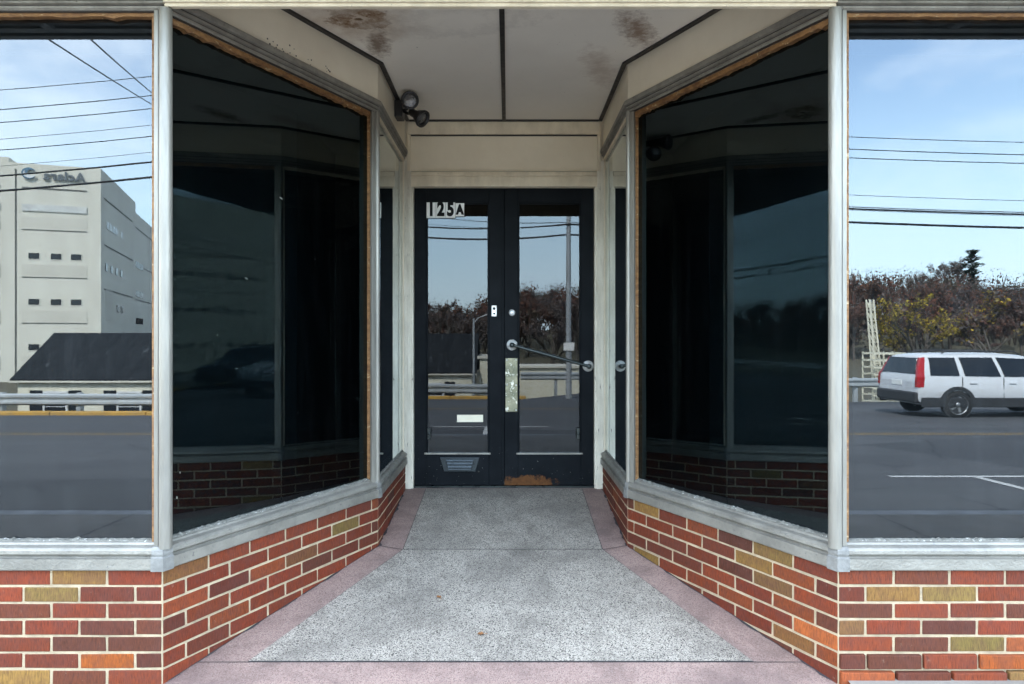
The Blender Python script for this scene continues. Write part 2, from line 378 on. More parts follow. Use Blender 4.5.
# ------------------------------------------------------------------ the shop
YF, YD = 2.65, 4.92
XF, XC, YC, YR = 1.311, .704, 3.866, 4.88
XEND = 4.2
Z_SB, Z_GB, Z_GT, Z_HT, Z_CE = .452, .552, 2.600, 2.677, 2.906
shop = tag(empty('shop_building', (0, 0, 0)), 'single storey brick and glass storefront with angled display windows around a recessed double door', 'building')
LEFT = [(-XEND, YF), (-XF, YF), (-XC, YC), (-XC, YR)]

PAL = [((.250, .043, .016), 9), ((.20, .033, .014), 8), ((.155, .030, .017), 6), ((.135, .034, .021), 2.5), ((.30, .063, .020), 3), ((.28, .145, .055), 1.0), ((.22, .15, .06), .4)]
PALA = [((.24, .041, .015), 10), ((.205, .034, .013), 9), ((.15, .030, .017), 5), ((.28, .058, .019), 3), ((.115, .030, .020), 2)]
RED, DRED, PUR, ORG, TAN, OLV, BRN = (.25, .043, .017), (.170, .031, .016), (.140, .036, .023), (.47, .11, .018), (.33, .175, .06), (.235, .145, .055), (.18, .042, .021)
def brick_wall(P, Q, anchor_end, rows, zb, over, label, proud=None, pal=PAL):
    P, Q = Vector(P), Vector(Q); Ln = (Q-P).length; d = (Q-P)/Ln
    mb = MB(); pitch, g, rh, hj = .2165, .0105, .0648, .0098
    mb.box(0, Ln, .0035, .09, zb, Z_SB, 1)
    for r in range(rows):
        z1 = Z_SB - r*rh - hj*.45; z0 = z1 - (rh-hj)
        s = .005; k = 0; first = True
        off = (proud or {}).get(r, 0)
        while s < Ln-.012:
            full = pitch-g
            w = full if (r % 2 == 0 or not first) else full*.47
            e = min(s+w, Ln-.004)
            if Ln-.004-e < .03: e = Ln-.004
            first = False
            col = over.get((r, k))
            if col is None:
                col = random.choices([p[0] for p in pal], [p[1] for p in pal])[0]
            j = random.uniform(.80, 1.15)*.66; col = (col[0]*j, col[1]*j*random.uniform(.92, 1.08), col[2]*j*.66)
            a, b = (s, e) if not anchor_end else (Ln-e, Ln-s)
            n0 = random.uniform(-.0012, .0012) - off
            jz = random.uniform(-.0012, .0012)
            mb.box(a, b, -.0002+n0, .05, z0+jz, z1+jz, 0, col, fn=lambda p: (p[0]+random.uniform(-.0012, .0012), p[1]+(random.uniform(-.0008, .0008) if p[1] < .02 else 0), p[2]+random.uniform(-.0012, .0012)))
            s = e+g; k += 1
    o = mb.build('brick_wall', [M['brick'], M['mortar']], shop, .0032, loc=(P.x, P.y, 0), rotz=math.atan2(d.y, d.x))
    if label: o['label'] = label
    return o
ovL = {(0, 0): RED, (0, 1): TAN, (0, 2): RED, (1, 0): DRED, (1, 1): DRED, (1, 2): OLV, (1, 3): RED, (2, 0): DRED, (2, 1): RED, (2, 2): BRN,
       (3, 0): PUR, (3, 1): PUR, (3, 2): RED, (3, 3): RED, (4, 0): PUR, (4, 1): PUR, (4, 2): RED, (5, 0): PUR, (5, 1): ORG, (5, 2): DRED, (5, 3): DRED, (6, 0): RED, (6, 1): BRN, (6, 2): TAN}
ovR = {(0, 0): RED, (0, 1): BRN, (0, 2): RED, (0, 3): RED, (1, 0): DRED, (1, 1): TAN, (1, 2): OLV, (1, 3): RED, (2, 0): PUR, (2, 1): RED, (2, 2): RED, (2, 3): PUR,
       (3, 0): (.22, .10, .05), (3, 1): RED, (3, 2): PUR, (3, 3): RED, (4, 0): RED, (4, 1): PUR, (4, 2): OLV, (4, 3): (.36, .085, .03), (5, 0): PUR, (5, 1): PUR, (5, 2): RED, (5, 3): ORG, (6, 0): (.37, .085, .03), (6, 1): BRN, (6, 2): RED}
ovAL = {(0, 0): (.22, .085, .035), (1, 5): OLV, (2, 3): (.19, .07, .035)}
ovAR = {(0, 1): OLV, (0, 5): TAN, (1, 2): TAN, (2, 1): (.20, .10, .045), (3, 0): PUR, (4, 0): (.46, .11, .04), (5, 1): (.25, .10, .04), (6, 2): TAN, (4, 5): TAN}
F_, C_, R_ = (-XF, YF), (-XC, YC), (-XC, YR)
mF, mC, mR = (XF, YF), (XC, YC), (XC, YR)
brick_wall((-XEND, YF), F_, True, 8, -.12, ovL, 'red brick base with one tan and one orange brick under the street window on the left')
brick_wall(F_, C_, False, 7, -.05, ovAL, 'plain red brick base under the angled window on the left', pal=PALA)
brick_wall(C_, R_, False, 6, 0, {}, 'short red brick base beside the left door post', pal=PALA)
brick_wall(mR, mC, True, 6, 0, {}, 'short red brick base beside the right door post', pal=PALA)
brick_wall(mC, mF, True, 7, -.05, ovAR, 'red brick base with scattered tan bricks under the angled window on the right', pal=PALA)
brick_wall(mF, (XEND, YF), False, 8, -.12, ovR, 'red brick base with stepped lower courses and broken joints on the right', {5: .010, 6: .018, 7: .02})

for sx in (1, -1):
    side = 'left' if sx > 0 else 'right'
    def fin(mb): return mb if sx > 0 else mb.mirror()
    # sill: lower band, groove, rolled upper band, sloped top up to the glass
    mb = MB(); mb.sweep(LEFT, [(-.075, Z_SB), (.014, Z_SB), (.016, Z_SB+.004), (.016, Z_SB+.044), (.002, Z_SB+.046), (-.002, Z_SB+.050), (.004, Z_SB+.0545),
        (.011, Z_SB+.062), (.010, Z_SB+.074), (.003, Z_SB+.083), (-.004, Z_SB+.086), (-.020, Z_SB+.090), (-.024, Z_SB+.097), (-.036, Z_SB+.101), (-.075, Z_SB+.101)])
    fin(mb).build('window_sill', M['alu'], shop)
    # joint covers of the sill at the corners
    for (px, py), a in ((( -XF, YF), .5), ((-XC, YC), .23)):
        pl = [Vector(p) for p in LEFT]; i = 1 if a == .5 else 2
        d0 = (pl[i]-pl[i-1]).normalized(); d1 = (pl[i+1]-pl[i]).normalized(); w = .036 if i == 1 else .02
        q = [pl[i]-d0*w, pl[i], pl[i]+d1*w]
        mb = MB(); mb.sweep([tuple(x) for x in q], [(.004, Z_SB-.003), (.0195, Z_SB-.003), (.0195, Z_SB+.047), (.012, Z_SB+.052), (.0145, Z_SB+.062), (.013, Z_SB+.077), (.005, Z_SB+.088), (-.02, Z_SB+.094), (-.02, Z_SB+.02)])
        fin(mb).build('sill_corner', M['lead'], shop)
    # head: grooved band over the glass, on the street side and in the recess
    zt = Z_GT+.022
    pr = [(-.075, zt), (-.012, zt), (-.010, zt+.004), (-.002, zt+.010), (-.002, zt+.017), (-.008, zt+.019), (-.008, zt+.022), (.006, zt+.026), (.006, zt+.034),
          (.001, zt+.037), (.001, zt+.040), (.014, zt+.044), (.016, zt+.055), (.016, zt+.066), (.008, zt+.072), (-.075, zt+.072)]
    pr = [(n, z if z < zt+.03 else z-.0) for n, z in pr]
    mb = MB(); mb.sweep(LEFT, pr); head = fin(mb).build('window_head', M['alu_head'], shop)
    for gn, g0, g1 in ((-.0075, .0185, .0225), (.0015, .0365, .0405), (-.0095, -.0005, .0035)):
        mb = MB(); mb.sweep(LEFT, [(-.02, zt+g0), (gn, zt+g0), (gn, zt+g1), (-.02, zt+g1)]); fin(mb).build('head_groove_shade', M['black_trim'], head)  # black strips laid in the grooves to paint in their shade
    # cream panels over the recess windows
    mb = MB(); mb.sweep([F_, C_, R_], [(-.06, zt+.0725), (-.004, zt+.0725), (-.004, Z_CE+.03), (-.06, Z_CE+.03)])
    if sx > 0:
        dA_ = Vector((XF-XC, YC-YF)).normalized(); nA_ = Vector((dA_.y, -dA_.x))
        for i in range(26):
            a = .45+random.random()*.55; zz = zt+.0725+abs(random.gauss(.012, .012))+(.02 if random.random() < .3 else 0); w_ = random.uniform(.0015, .004)
            q = Vector((-XF, YF))+dA_*a-nA_*.004
            mb.box(-w_, w_, -.002, .0012, zz-w_, zz+w_, 1, fn=lambda p: (q.x+dA_.x*p[0]+nA_.x*p[1], q.y+dA_.y*p[0]+nA_.y*p[1], p[2]))
    fin(mb).build('header_panel', [M['cream'], M['black_trim']], shop)
    # panes and the strips that hold them; the three windows of this side
    segs = [((-XEND, YF), F_, M['glass_front'], 'wide street window pane mirroring the sky and road'),
            (F_, C_, M['glass_angled'], 'tall angled display window pane with a dark inside'),
            (C_, R_, M['glass_side'], 'narrow side window pane next to the door')]
    for k, (P, Q, gm, lb) in enumerate(segs):
        Pv, Qv = Vector(P), Vector(Q); Ln = (Qv-Pv).length; d = (Qv-Pv)/Ln; nn = Vector((d.y, -d.x))
        def W(p):                                    # (s, n, z) -> world
            return (Pv.x+d.x*p[0]+nn.x*p[1], Pv.y+d.y*p[0]+nn.y*p[1], p[2])
        fr = MB(); nb, nf = (-.050, -.026) if k < 2 else (-.016, -.004)
        e0 = .05 if k == 0 else (.030 if k == 1 else .016); e1 = .034 if k == 0 else (.018 if k == 1 else .03)
        fr.box(e0, e0+(.020 if k < 2 else .010), nb, nf, Z_GB, Z_GT+.022, 0, fn=W)
        fr.box(Ln-e1-(.020 if k < 2 else .010), Ln-e1, nb, nf, Z_GB, Z_GT+.022, 0, fn=W)
        # jagged, split wood strip under the head
        n = 70; prev = None; bot = []
        for i in range(n+1):
            bot.append(Z_GT + (.008 if k == 0 else 0) + random.uniform(-.003, .003) - (.006 if random.random() < .10 else 0))
        for i in range(n):
            s0 = e0+.011+(Ln-e0-e1-.022)*i/n; s1 = e0+.011+(Ln-e0-e1-.022)*(i+1)/n
            vs = [(s0, nb, bot[i]), (s1, nb, bot[i+1]), (s1, nf+.002, bot[i+1]), (s0, nf+.002, bot[i]), (s0, nb, Z_GT+.0225), (s1, nb, Z_GT+.0225), (s1, nf+.002, Z_GT+.0225), (s0, nf+.002, Z_GT+.0225)]
            fr.raw([W(p) for p in vs], [(0, 1, 2, 3), (3, 2, 6, 7), (0, 4, 5, 1), (4, 7, 6, 5)])
        win = fin(fr).build('display_window', M['wood'] if k < 2 else M['cream_trim'], shop)
        win['label'] = f'{lb}, on the {side}'
        g = MB(); g.box(.01 if k else 0, Ln-.004, nb-.008, nb-.002, Z_GB-.01, Z_GT+.04, 0, fn=W)
        if k == 1 and sx > 0:
            for fs, fz, a_, b_ in ((.115, .80, .010, .012), (.10, .70, .012, .016), (.66, 2.02, .034, .010), (.45, 1.62, .03, .007), (.52, 1.20, .006, .006), (.9, 1.75, .005, .006), (.30, 1.36, .006, .01), (.78, .98, .005, .005)):
                a_ *= .6; b_ *= .6
                g.raw([W(p) for p in ((fs, nb-.0015, fz), (fs+a_, nb-.0015, fz-.3*a_), (fs+a_*.9, nb-.0015, fz-.3*a_+b_), (fs+.1*a_, nb-.0015, fz+b_))], [(0, 1, 2, 3)], 1)
        fin(g).build('pane', [gm, M['putty']], win)
        # crumbling putty bead along the foot of the pane
        pt = MB(); n = max(8, int(Ln/.011)); prof = []
        for i in range(n+1):
            prof.append((e0 + (Ln-e0-e1)*i/n, Z_GB+.003 + max(0, random.gauss(.0005, .0025)), nf-.010+random.uniform(-.003, .004)*(k < 2)))
        for i in range(n):
            (s0, h0, q0), (s1, h1, q1) = prof[i], prof[i+1]
            pt.raw([W(p) for p in ((s0, nb, h0+.003), (s1, nb, h1+.003), (s1, q1, h1), (s0, q0, h0), (s0, q0+.006, Z_GB-.004), (s1, q1+.006, Z_GB-.004))], [(0, 3, 2, 1), (3, 4, 5, 2)])
        fin(pt).build('putty_bead', M['putty'], win, recalc=True)
    # corner posts
    mb = MB(); x, y = -XF, YF
    mb.lathe((x+.004, y+.014, Z_GB-.02), (0, 0, 1), [(.026, 0), (.026, zt-Z_GB+.03)], 20)
    dA = Vector((XF-XC, YC-YF)).normalized()
    mb.box(x-.036, x-.014, y+.004, y+.05, Z_GB-.02, zt+.004)
    mb.box(x-.014, x+.010, y-.006, y+.03, Z_GB-.02, zt+.004)
    nA = Vector((dA.y, -dA.x))
    def WA(p): return (x+dA.x*p[0]+nA.x*p[1], y+dA.y*p[0]+nA.y*p[1], p[2])
    mb.box(.012, .030, -.05, .002, Z_GB-.02, zt+.004, fn=WA)
    post = fin(mb).build('corner_post', M['alu_post'], shop, .002)
    mb = MB(); mb.box(-.0135+x, -.0125+x+.0, y-.0075, y+.02, Z_GB-.01, zt); mb.box(x-.0145, x-.0135, y-.004, y+.02, Z_GB-.01, zt); mb.box(.0085, .0125, -.04, -.002, Z_GB-.01, zt, fn=WA)
    fin(mb).build('post_groove_shade', M['black_trim'], post)  # thin black strips drawn as the shade of the post's recess lines
    mb = MB(); x, y = -XC, YC
    mb.lathe((x-.006, y-.002, Z_GB-.02), (0, 0, 1), [(.014, 0), (.014, zt-Z_GB+.03)], 14)
    mb.box(x-.05, x-.012, y-.002, y+.016, Z_GB-.02, zt+.004)
    mb.raw([(x-.03, y-.040, z) for z in (Z_GB-.02, zt)] + [(x-.012, y-.016, z) for z in (Z_GB-.02, zt)] + [(x-.05, y-.01, z) for z in (Z_GB-.02, zt)], [(0, 2, 3, 1), (2, 4, 5, 3), (4, 0, 1, 5)])
    fin(mb).build('corner_post', M['alu_post'], shop, .0015)
    # white painted post between the narrow window and the door
    mb = MB()
    mb.box(-.730, -.690, 4.881, 4.93, .25, 2.62)
    mb.box(-.6905, -.664, 4.876, 4.93, .25, 2.545)
    mb.box(-.6645, -.648, 4.886, 4.975, .25, 2.44)
    fin(mb).build('door_post', M['jamb'], shop, .002)
    # blacked-out display box behind the windows
    mb = MB(); mb.sweep(LEFT, [(-.07, Z_GB-.02), (-.5, Z_GB-.02), (-.5, Z_GT+.06), (-.07, Z_GT+.06)], closed=False)
    fin(mb).build('display_box', M['display'], shop, recalc=False)

# ceiling of the recess and its black cover strips
mb = MB()
mb.prism([(-XF-.02, YF+.02), (XF+.02, YF+.02), (XC+.02, YC), (XC+.02, YR+.06), (-XC-.02, YR+.06), (-XC-.02, YC)], 'z', Z_CE, Z_CE+.02)
mb.build('ceiling', M['ceiling'], shop)
def strip(name, pts):
    mb = MB(); mb.sweep(pts, [(-.012, Z_CE-.012), (.013, Z_CE-.012), (.013, Z_CE+.004), (-.012, Z_CE+.004)]); mb.build(name, M['black_trim'], shop)
off = .016
strip('ceiling_trim', [(-XF+.02, YF+.05), (-XC+off, YC-.008), (-XC+off, YR-.01)])
strip('ceiling_trim', [(XC-off, YR-.01), (XC-off, YC-.008), (XF-.02, YF+.05)])
strip('ceiling_trim', [(0, YF+.06), (0, YR-.02)])
strip('ceiling_trim', [(-XC+.03, YR-.004), (XC-.03, YR-.004)])
# wall over the doors: rails round a recessed panel
mb = MB()
mb.box(-.725, .725, 4.900, 4.96, 2.43, Z_CE+.01)
mb.build('lintel_panel', M['cream'], shop)
mb = MB()
mb.box(-.69, .69, 4.876, 4.8995, 2.806, Z_CE-.002)
mb.box(-.69, .69, 4.880, 4.8995, 2.432, 2.532)
mb.box(-.664, .664, 4.868, 4.8795, 2.505, 2.536)
mb.box(-.692, -.668, 4.880, 4.8995, 2.5365, 2.8055); mb.box(.668, .692, 4.880, 4.8995, 2.5365, 2.8055)
mb.build('lintel_rail', M['cream_trim'], shop, .003)
mb = MB(); mb.box(-.667, .667, 4.890, 4.8993, 2.797, 2.8055); mb.build('panel_shadow_strip', M['black_trim'], shop); mb = MB(); mb.box(-.667, .667, 4.892, 4.8993, 2.5365, 2.543)
mb.build('panel_shadow_strip', M['black_trim'], shop)  # black strips stand in for the shadow along the panel edges
# beam across the mouth, canopy and upper front
mb = MB(); mb.box(-XF+.005, XF-.005, YF+.002, YF+.026, 2.638, 3.2); mb.box(-XF+.005, XF-.005, YF-.010, YF+.0018, 2.650, 2.74)
mb.build('fascia_beam', M['cream_trim'], shop, .003)
mb = MB()
mb.box(-XEND-.1, XEND+.1, 2.27, YF-.005, 2.735, 2.755)
mb.box(-XEND-.1, XEND+.1, 2.262, 2.30, 2.722, 3.02)
mb.box(-XEND-.1, XEND+.1, 2.33, 2.37, 2.724, 2.7345)
mb.box(-XEND-.1, XEND+.1, 2.30, YF, 3.0, 3.02)
for i in range(-4, 5): mb.box(i*1.0-.02, i*1.0+.02, 2.372, YF-.006, 2.716, 2.7345)
mb.build('canopy', M['canopy'], shop)
mb = MB()
mb.box(-XEND-.1, -XF+.004, YF+.0, YF+.16, 2.695, 3.6); mb.box(XF-.004, XEND+.1, YF+.0, YF+.16, 2.695, 3.6)
mb.box(-XF+.0035, XF-.0035, YF+.091, YF+.16, 3.0, 3.6)
mb.build('upper_front', M['cream'], shop)
mb = MB(); mb.box(-XEND-.15, XEND+.15, YF-.03, 13, 3.6, 3.72); mb.box(-XEND-.15, XEND+.15, YF-.06, YF+.0, 3.5, 3.75); mb.build('roof', M['slate'], shop)  # unseen slab added to block the sun, its shade ending at the kerb
mb = MB()
mb.box(-XEND-.1, -XEND, YF, 13, -.2, 3.6); mb.box(XEND, XEND+.1, YF, 13, -.2, 3.6); mb.box(-XEND, XEND, 12.9, 13, -.2, 3.6)
mb.build('outer_wall', M['house_wall'], shop)
mb = MB(); mb.box(-2.6, 2.6, 8.0, 8.05, .2, 3.2); mb.box(-2.6, 2.6, 5.2, 8.0, .262, .27); mb.box(-2.6, -2.55, 5.0, 8, .27, 3.2); mb.box(2.55, 2.6, 5.0, 8, .27, 3.2); mb.box(-2.6, 2.6, 4.97, 8.05, 3.2, 3.25)
mb.box(-2.6, -.72, 4.965, 5.0, .2, 3.2); mb.box(.72, 2.6, 4.965, 5.0, .2, 3.2); mb.box(-.72, .72, 4.965, 5.0, 2.45, 3.2)
mb.build('dark_shop_room', M['dark'], shop)

mb = MB(); mb.box(-14, -XEND-.1005, YF+.02, 13, -.2, 3.6); mb.box(-14.05, -XEND-.152, YF-.03, 13.05, 3.6, 3.72); mb.build('shade_wing', M['house_wall'], shop)  # unseen wings on both sides, added to keep sun off the pavement
mb = MB(); mb.box(XEND+.1005, 14, YF+.02, 13, -.2, 3.6); mb.box(XEND+.152, 14.05, YF-.03, 13.05, 3.6, 3.72); mb.build('shade_wing', M['house_wall'], shop)
# doors
DB, DT = .288, 2.428
for sx in (-1, 1):
    if sx < 0: x0, x1, gx0, gx1 = -.646, -.003, -.562, -.108
    else: x0, x1, gx0, gx1 = .003, .646, .101, .556
    gz0, gz1 = .512, 2.325
    mb = MB(); y0, y1 = 4.925, 4.965
    mb.box(x0, gx0, y0, y1, DB, DT); mb.box(gx1, x1, y0, y1, DB, DT)
    mb.box(gx0, gx1, y0+.0003, y1, DB, gz0); mb.box(gx0, gx1, y0+.0003, y1, gz1, DT)
    door = mb.build('door', M['door'], shop, .003)
    door['label'] = 'black left door leaf with a mail slot' if sx < 0 else 'black right door leaf with a push bar and rusty foot'
    mb = MB(); mb.box(gx0+.0005, gx1-.0005, 4.945, 4.950, gz0+.0005, gz1-.0005); mb.build('door_glass', M['glass_door'], door)
    mb = MB()                                          # glazing beads
    for a in ((gx0, gx0+.012, gz0, gz1), (gx1-.012, gx1, gz0, gz1), (gx0+.0125, gx1-.0125, gz1-.012, gz1)):
        mb.box(a[0]+.0006, a[1]-.0006, 4.930, 4.9445, a[2]+.0006, a[3]-.0006)
    mb.build('glazing_bead', M['door'], door, .002)
    mb = MB(); mb.box(gx0-.012, gx1+.012, 4.915, 4.9445, gz0-.001, gz0+.011); mb.build('glass_ledge', M['alu'], door, .002)
    if sx < 0:
        mb = MB(); mb.box(-.0155, .0015, 4.913, 4.9245, DB+.01, DT-.01); mb.build('astragal', M['door'], door, .003)
        mb = MB(); mb.box(-.090, -.052, 4.917, 4.9248, 1.505, 1.585); mb.build('lock_plate', M['steel'], door, .003)
        mb = MB(); mb.lathe((-.071, 4.917, 1.562), (0, -1, 0), [(.0, 0), (.010, 0), (.010, .004), (0, .004)], 12); mb.build('lock_knob', M['darkmetal'], door); mb = MB(); mb.lathe((-.071, 4.917, 1.525), (0, -1, 0), [(.0, 0), (.007, 0), (.007, .004), (0, .004)], 12); mb.build('lock_knob', M['darkmetal'], door)
        mb = MB()                                      # mail slot: hood with slanted cheeks and a flap
        mb.prism([(-.462, .490), (-.175, .490), (-.205, .388), (-.432, .388)], 'y', 4.914, 4.9247)
        sl = mb.build('mail_slot', M['slot'], door, .003)
        mb = MB()
        mb.raw([(-.420, 4.913, .478), (-.215, 4.913, .478), (-.238, 4.893, .405), (-.398, 4.893, .405), (-.420, 4.905, .478), (-.215, 4.905, .478), (-.238, 4.884, .405), (-.398, 4.884, .405)], [(0, 1, 2, 3), (4, 7, 6, 5), (0, 4, 5, 1), (3, 2, 6, 7), (0, 3, 7, 4), (1, 5, 6, 2)])
        for i in range(3): mb.box(-.415+.008*i, -.220-.008*i, 4.884-.007*i, 4.896-.007*i, .463-.022*i, .468-.022*i)
        mb.build('mail_flap', M['flap'], door, .002)
    else:
        bar = MB(); bar.tube([(.058, 4.868, 1.300), (.33, 4.862, 1.225), (.606, 4.868, 1.148)], .0115, 12)
        for (bx, bz) in ((.058, 1.300), (.606, 1.148)):
            bar.lathe((bx, 4.925, bz), (0, -1, 0), [(.012, 0), (.012, .055), (.018, .058), (.018, .068), (.010, .075), (0, .075)], 16)
        bar.build('push_bar', M['darkmetal'], door)
        for (bx, bz) in ((.058, 1.300), (.606, 1.148)):
            mb = MB(); mb.lathe((bx, 4.9248, bz), (0, -1, 0), [(.040, 0), (.040, .004), (.034, .009), (.022, .010), (.018, .016), (.0135, .018)], 24); mb.build('bar_rosette', M['steel'], door)
        mb = MB(); mb.box(.010, .098, 4.920, 4.9247, .818, 1.205); mb.build('pull_plate', M['brass'], door, .003)
        for bx in (.020, .088):
            for bz in (.83, 1.193, 1.01): mb = MB(); mb.lathe((bx, 4.920, bz), (0, -1, 0), [(.006, 0), (.005, .003), (0, .004)], 10); mb.build('plate_screw', M['steel'], door)
        mb = MB(); mb.lathe((.058, 4.9245, 1.532), (0, -1, 0), [(.024, 0), (.024, .006), (.017, .012), (.0, .013)], 20); mb.build('lock_cylinder', M['steel'], door)
    kx = gx0+.022 if sx < 0 else gx1-.022
    mb = MB(); mb.box(kx-.012, kx+.012, 4.915, 4.929, .62, .70); mb.lathe((kx, 4.915, .66), (0, -1, 0), [(.009, 0), (.009, .012), (0, .014)], 12); mb.build('bolt', M['darkmetal'], door, .003)
mb = MB(); mb.box(-.648, .648, 4.93, 4.975, 2.4285, 2.4325); mb.build('door_head', M['door'], shop); mb = MB(); mb.box(-.648, .648, 4.90, 4.975, .268, .287); mb.build('threshold', M['darkmetal'], shop)

# ------------------------------------------------------------------ things fixed to the shop
t = tag(empty('house_number_sign', (-.46, 4.94, 2.28)), 'white number plates reading 125A in the upper corner of the left door glass', 'sign')
def sub(mb, name, m, par, bevel=0, base=None):       # geometry in world coordinates under an empty
    o = mb.build(name, m, par, bevel)
    o.matrix_parent_inverse = Matrix.Translation(-Vector(par.location)) if not par.rotation_euler.z else par.matrix_world.inverted()
    return o
for ch, xa, xb, za, zb, sz in (('1', -.558, -.492, 2.216, 2.338, .125), ('2', -.490, -.422, 2.216, 2.338, .125), ('5', -.420, -.352, 2.216, 2.338, .125), ('A', -.350, -.287, 2.228, 2.322, .085)):
    mb = MB(); mb.box(xa, xb, 4.9255, 4.9295, za, zb); o = sub(mb, 'number_plate', M['white_plate'], t)
    mtx = Matrix.Translation(((xa+xb)/2, 4.9245, (za+zb)/2-.002)) @ Matrix.Rotation(R(90), 4, 'X') @ Matrix.Diagonal((.80, 1.06, 1, 1))
    d = text_mesh('digit' if ch != 'A' else 'letter', ch, sz, M['ink'], mtx, t, .0009, .0065)
    d.matrix_parent_inverse = Matrix.Translation(-Vector(t.location)); d.parent = o; d.matrix_parent_inverse = Matrix()
mb = MB(); mb.box(-.340, -.152, 4.942, 4.9446, .742, .794); tag(mb.build('sticker', M['paper']), 'cream paper strip stuck low on the left door glass', 'sticker')

fl = tag(empty('flood_light', (-.704, 4.47, 2.84)), 'black twin headed flood light under the ceiling in the left corner', 'lamp')
mb = MB(); mb.box(-.7075, -.655, 4.42, 4.53, 2.785, 2.893); mb.build('junction_box', M['lamp_black'], fl, .006)
def lamp(o, d):
    o = Vector(o); d = Vector(d).normalized()
    mb = MB(); mb.lathe(o-d*.105, d, [(0, 0), (.020, 0), (.026, .015), (.026, .05), (.034, .06), (.050, .095), (.056, .105), (.056, .120), (.045, .120), (.043, .108)], 24)
    mb.tube([o-d*.08, Vector((-.66, 4.47, 2.838))*.5+(o-d*.08)*.5+Vector((0, 0, -.012)), (-.66, 4.47, 2.838)], .010, 8)
    h = mb.build('lamp_head', M['lamp_black'], fl)
    mb = MB(); mb.lathe(o, d, [(.0, .010), (.02, .009), (.034, .005), (.0435, .001)], 24); mb.build('lens', M['lens'], h)
lamp((-.585, 4.28, 2.838), (.10, -1, -.10))
lamp((-.52, 4.36, 2.752), (.75, -.35, -.55))
mb = MB(); mb.box(-.656, -.630, 4.452, 4.482, 2.822, 2.848); mb.build('swivel', M['steel'], fl, .003)
for o in list(fl.children): o.matrix_parent_inverse = Matrix.Translation(-Vector(fl.location))

# ------------------------------------------------------------------ floor of the recess, pavement, road
def zf(y):
    if y <= YF: return .006 + (y-YF)*.02
    if y < 3.81: return .006 + (y-YF)*(.160/(3.81-YF))
    return .166 + (y-3.81)*((.277-.166)/(YD-3.81))
mb = MB()
def sheet(poly, dz, mi): mb.face([(x, y, zf(y)+dz) for x, y in poly], mi)
def wx(y): return XF if y <= YF else (XF-(XF-XC)*(y-YF)/(YC-YF) if y < YC else XC)
ys = [2.44, YF, 2.79, 3.81, YC, YD+.05]
for a, b in zip(ys[:-1], ys[1:]):
    wa = wx(a)+.03 if a >= YF else XF+.03
    sheet([(-wa, a), (wa, a), (wx(b)+.03, b), (-wx(b)-.03, b)], 0, 0)
px, pf, gp = .555, 1.030, .0035
sheet([(-px-.004, 3.807), (px+.004, 3.807), (px+.004, 4.87), (-px-.004, 4.87)], .003, 2)
sheet([(-pf-.006, 2.7872), (pf+.006, 2.7872), (px+.006, 3.812), (-px-.006, 3.812)], .0025, 2)
sheet([(-px, 3.813), (px, 3.813), (px, 4.865), (-px, 4.865)], .006, 1)
sheet([(-pf, 2.790), (pf, 2.790), (px+.001, 3.807), (-px-.001, 3.807)], .006, 1)
# joints across the pink border at the bend and at the street edge
for s in (-1, 1):
    sheet([(s*px, 3.808), (s*(px+.002), 3.814), (s*XC*1.0, 3.872), (s*XC, 3.866)], .003, 2)
    sheet([(s*pf, 2.786), (s*pf, 2.790), (s*wx(2.79), 2.789), (s*wx(2.79), 2.786)], .003, 2)
for s in (-1, 1):
    ny = 60; prev = None
    for i in range(ny+1):
        y = YF+.02+(4.86-YF-.02)*i/ny; w_ = abs(random.gauss(.004, .005))+.002; cur = (y, wx(y)-w_)
        if prev and random.random() < .9: sheet([(s*(wx(prev[0])+.01), prev[0]), (s*prev[1], prev[0]), (s*cur[1], y), (s*(wx(y)+.01), y)], .002, 2)
        prev = cur
mb.build('entrance_floor', [M['terrazzo_pink'], M['terrazzo'], M['joint']], recalc=False)['kind'] = 'structure'
mb = MB()
mb.face([(-60, -.12, -.075), (60, -.12, -.075), (60, 2.438, -.006), (-60, 2.438, -.006)])
mb.face([(-60, 2.438, -.006), (-1.34, 2.438, -.006), (-1.34, YF+.12, .0), (-60, YF+.12, .0)])
mb.face([(1.34, 2.438, -.006), (60, 2.438, -.006), (60, YF-.02, .030), (1.34, YF-.02, .030)]); mb.face([(1.34, YF-.02, .030), (60, YF-.02, .030), (60, YF+.12, .034), (1.34, YF+.12, .034)])
for i in range(-14, 15): mb.face([(i*1.5-.004, -.12, -.0735), (i*1.5+.004, -.12, -.0735), (i*1.5+.004, 2.40, -.0035), (i*1.5-.004, 2.40, -.0035)], 1)
mb.build('pavement', [M['paving'], M['joint']], recalc=False)['kind'] = 'structure'
mb = MB(); mb.box(-60, 60, -.27, -.12, -.35, -.078); mb.build('kerb', M['kerb'], bevel=.015)['kind'] = 'structure'
def zr(y): return -.20 + (y+.27)*(.38/11.5)
def yr(x):                                                          # far edge of the road
    if x < .5: return -11.6
    if x < 3: return -11.6-(x-.5)*1.8
    return -16.1-(x-3)*.12
mb = MB(); xs = [-60, -30, -10, 0, .5, 1.2, 2, 3, 8, 14, 25, 40, 60]
for a, b in zip(xs[:-1], xs[1:]):
    mb.face([(a, -7.4, zr(-7.4)), (b, -7.4, zr(-7.4)), (b, -.27, zr(-.27)), (a, -.27, zr(-.27))])
    mb.face([(a, yr(a), zr(yr(a))), (b, yr(b), zr(yr(b))), (b, -7.4, zr(-7.4)), (a, -7.4, zr(-7.4))])
mb.build('road', M['asphalt'], recalc=False)['kind'] = 'structure'
mb = MB()
def mark(x0, x1, y0, y1, mi): mb.face([(x0, y0, zr(y0)+.005), (x1, y0, zr(y0)+.005), (x1, y1, zr(y1)+.005), (x0, y1, zr(y1)+.005)], mi)
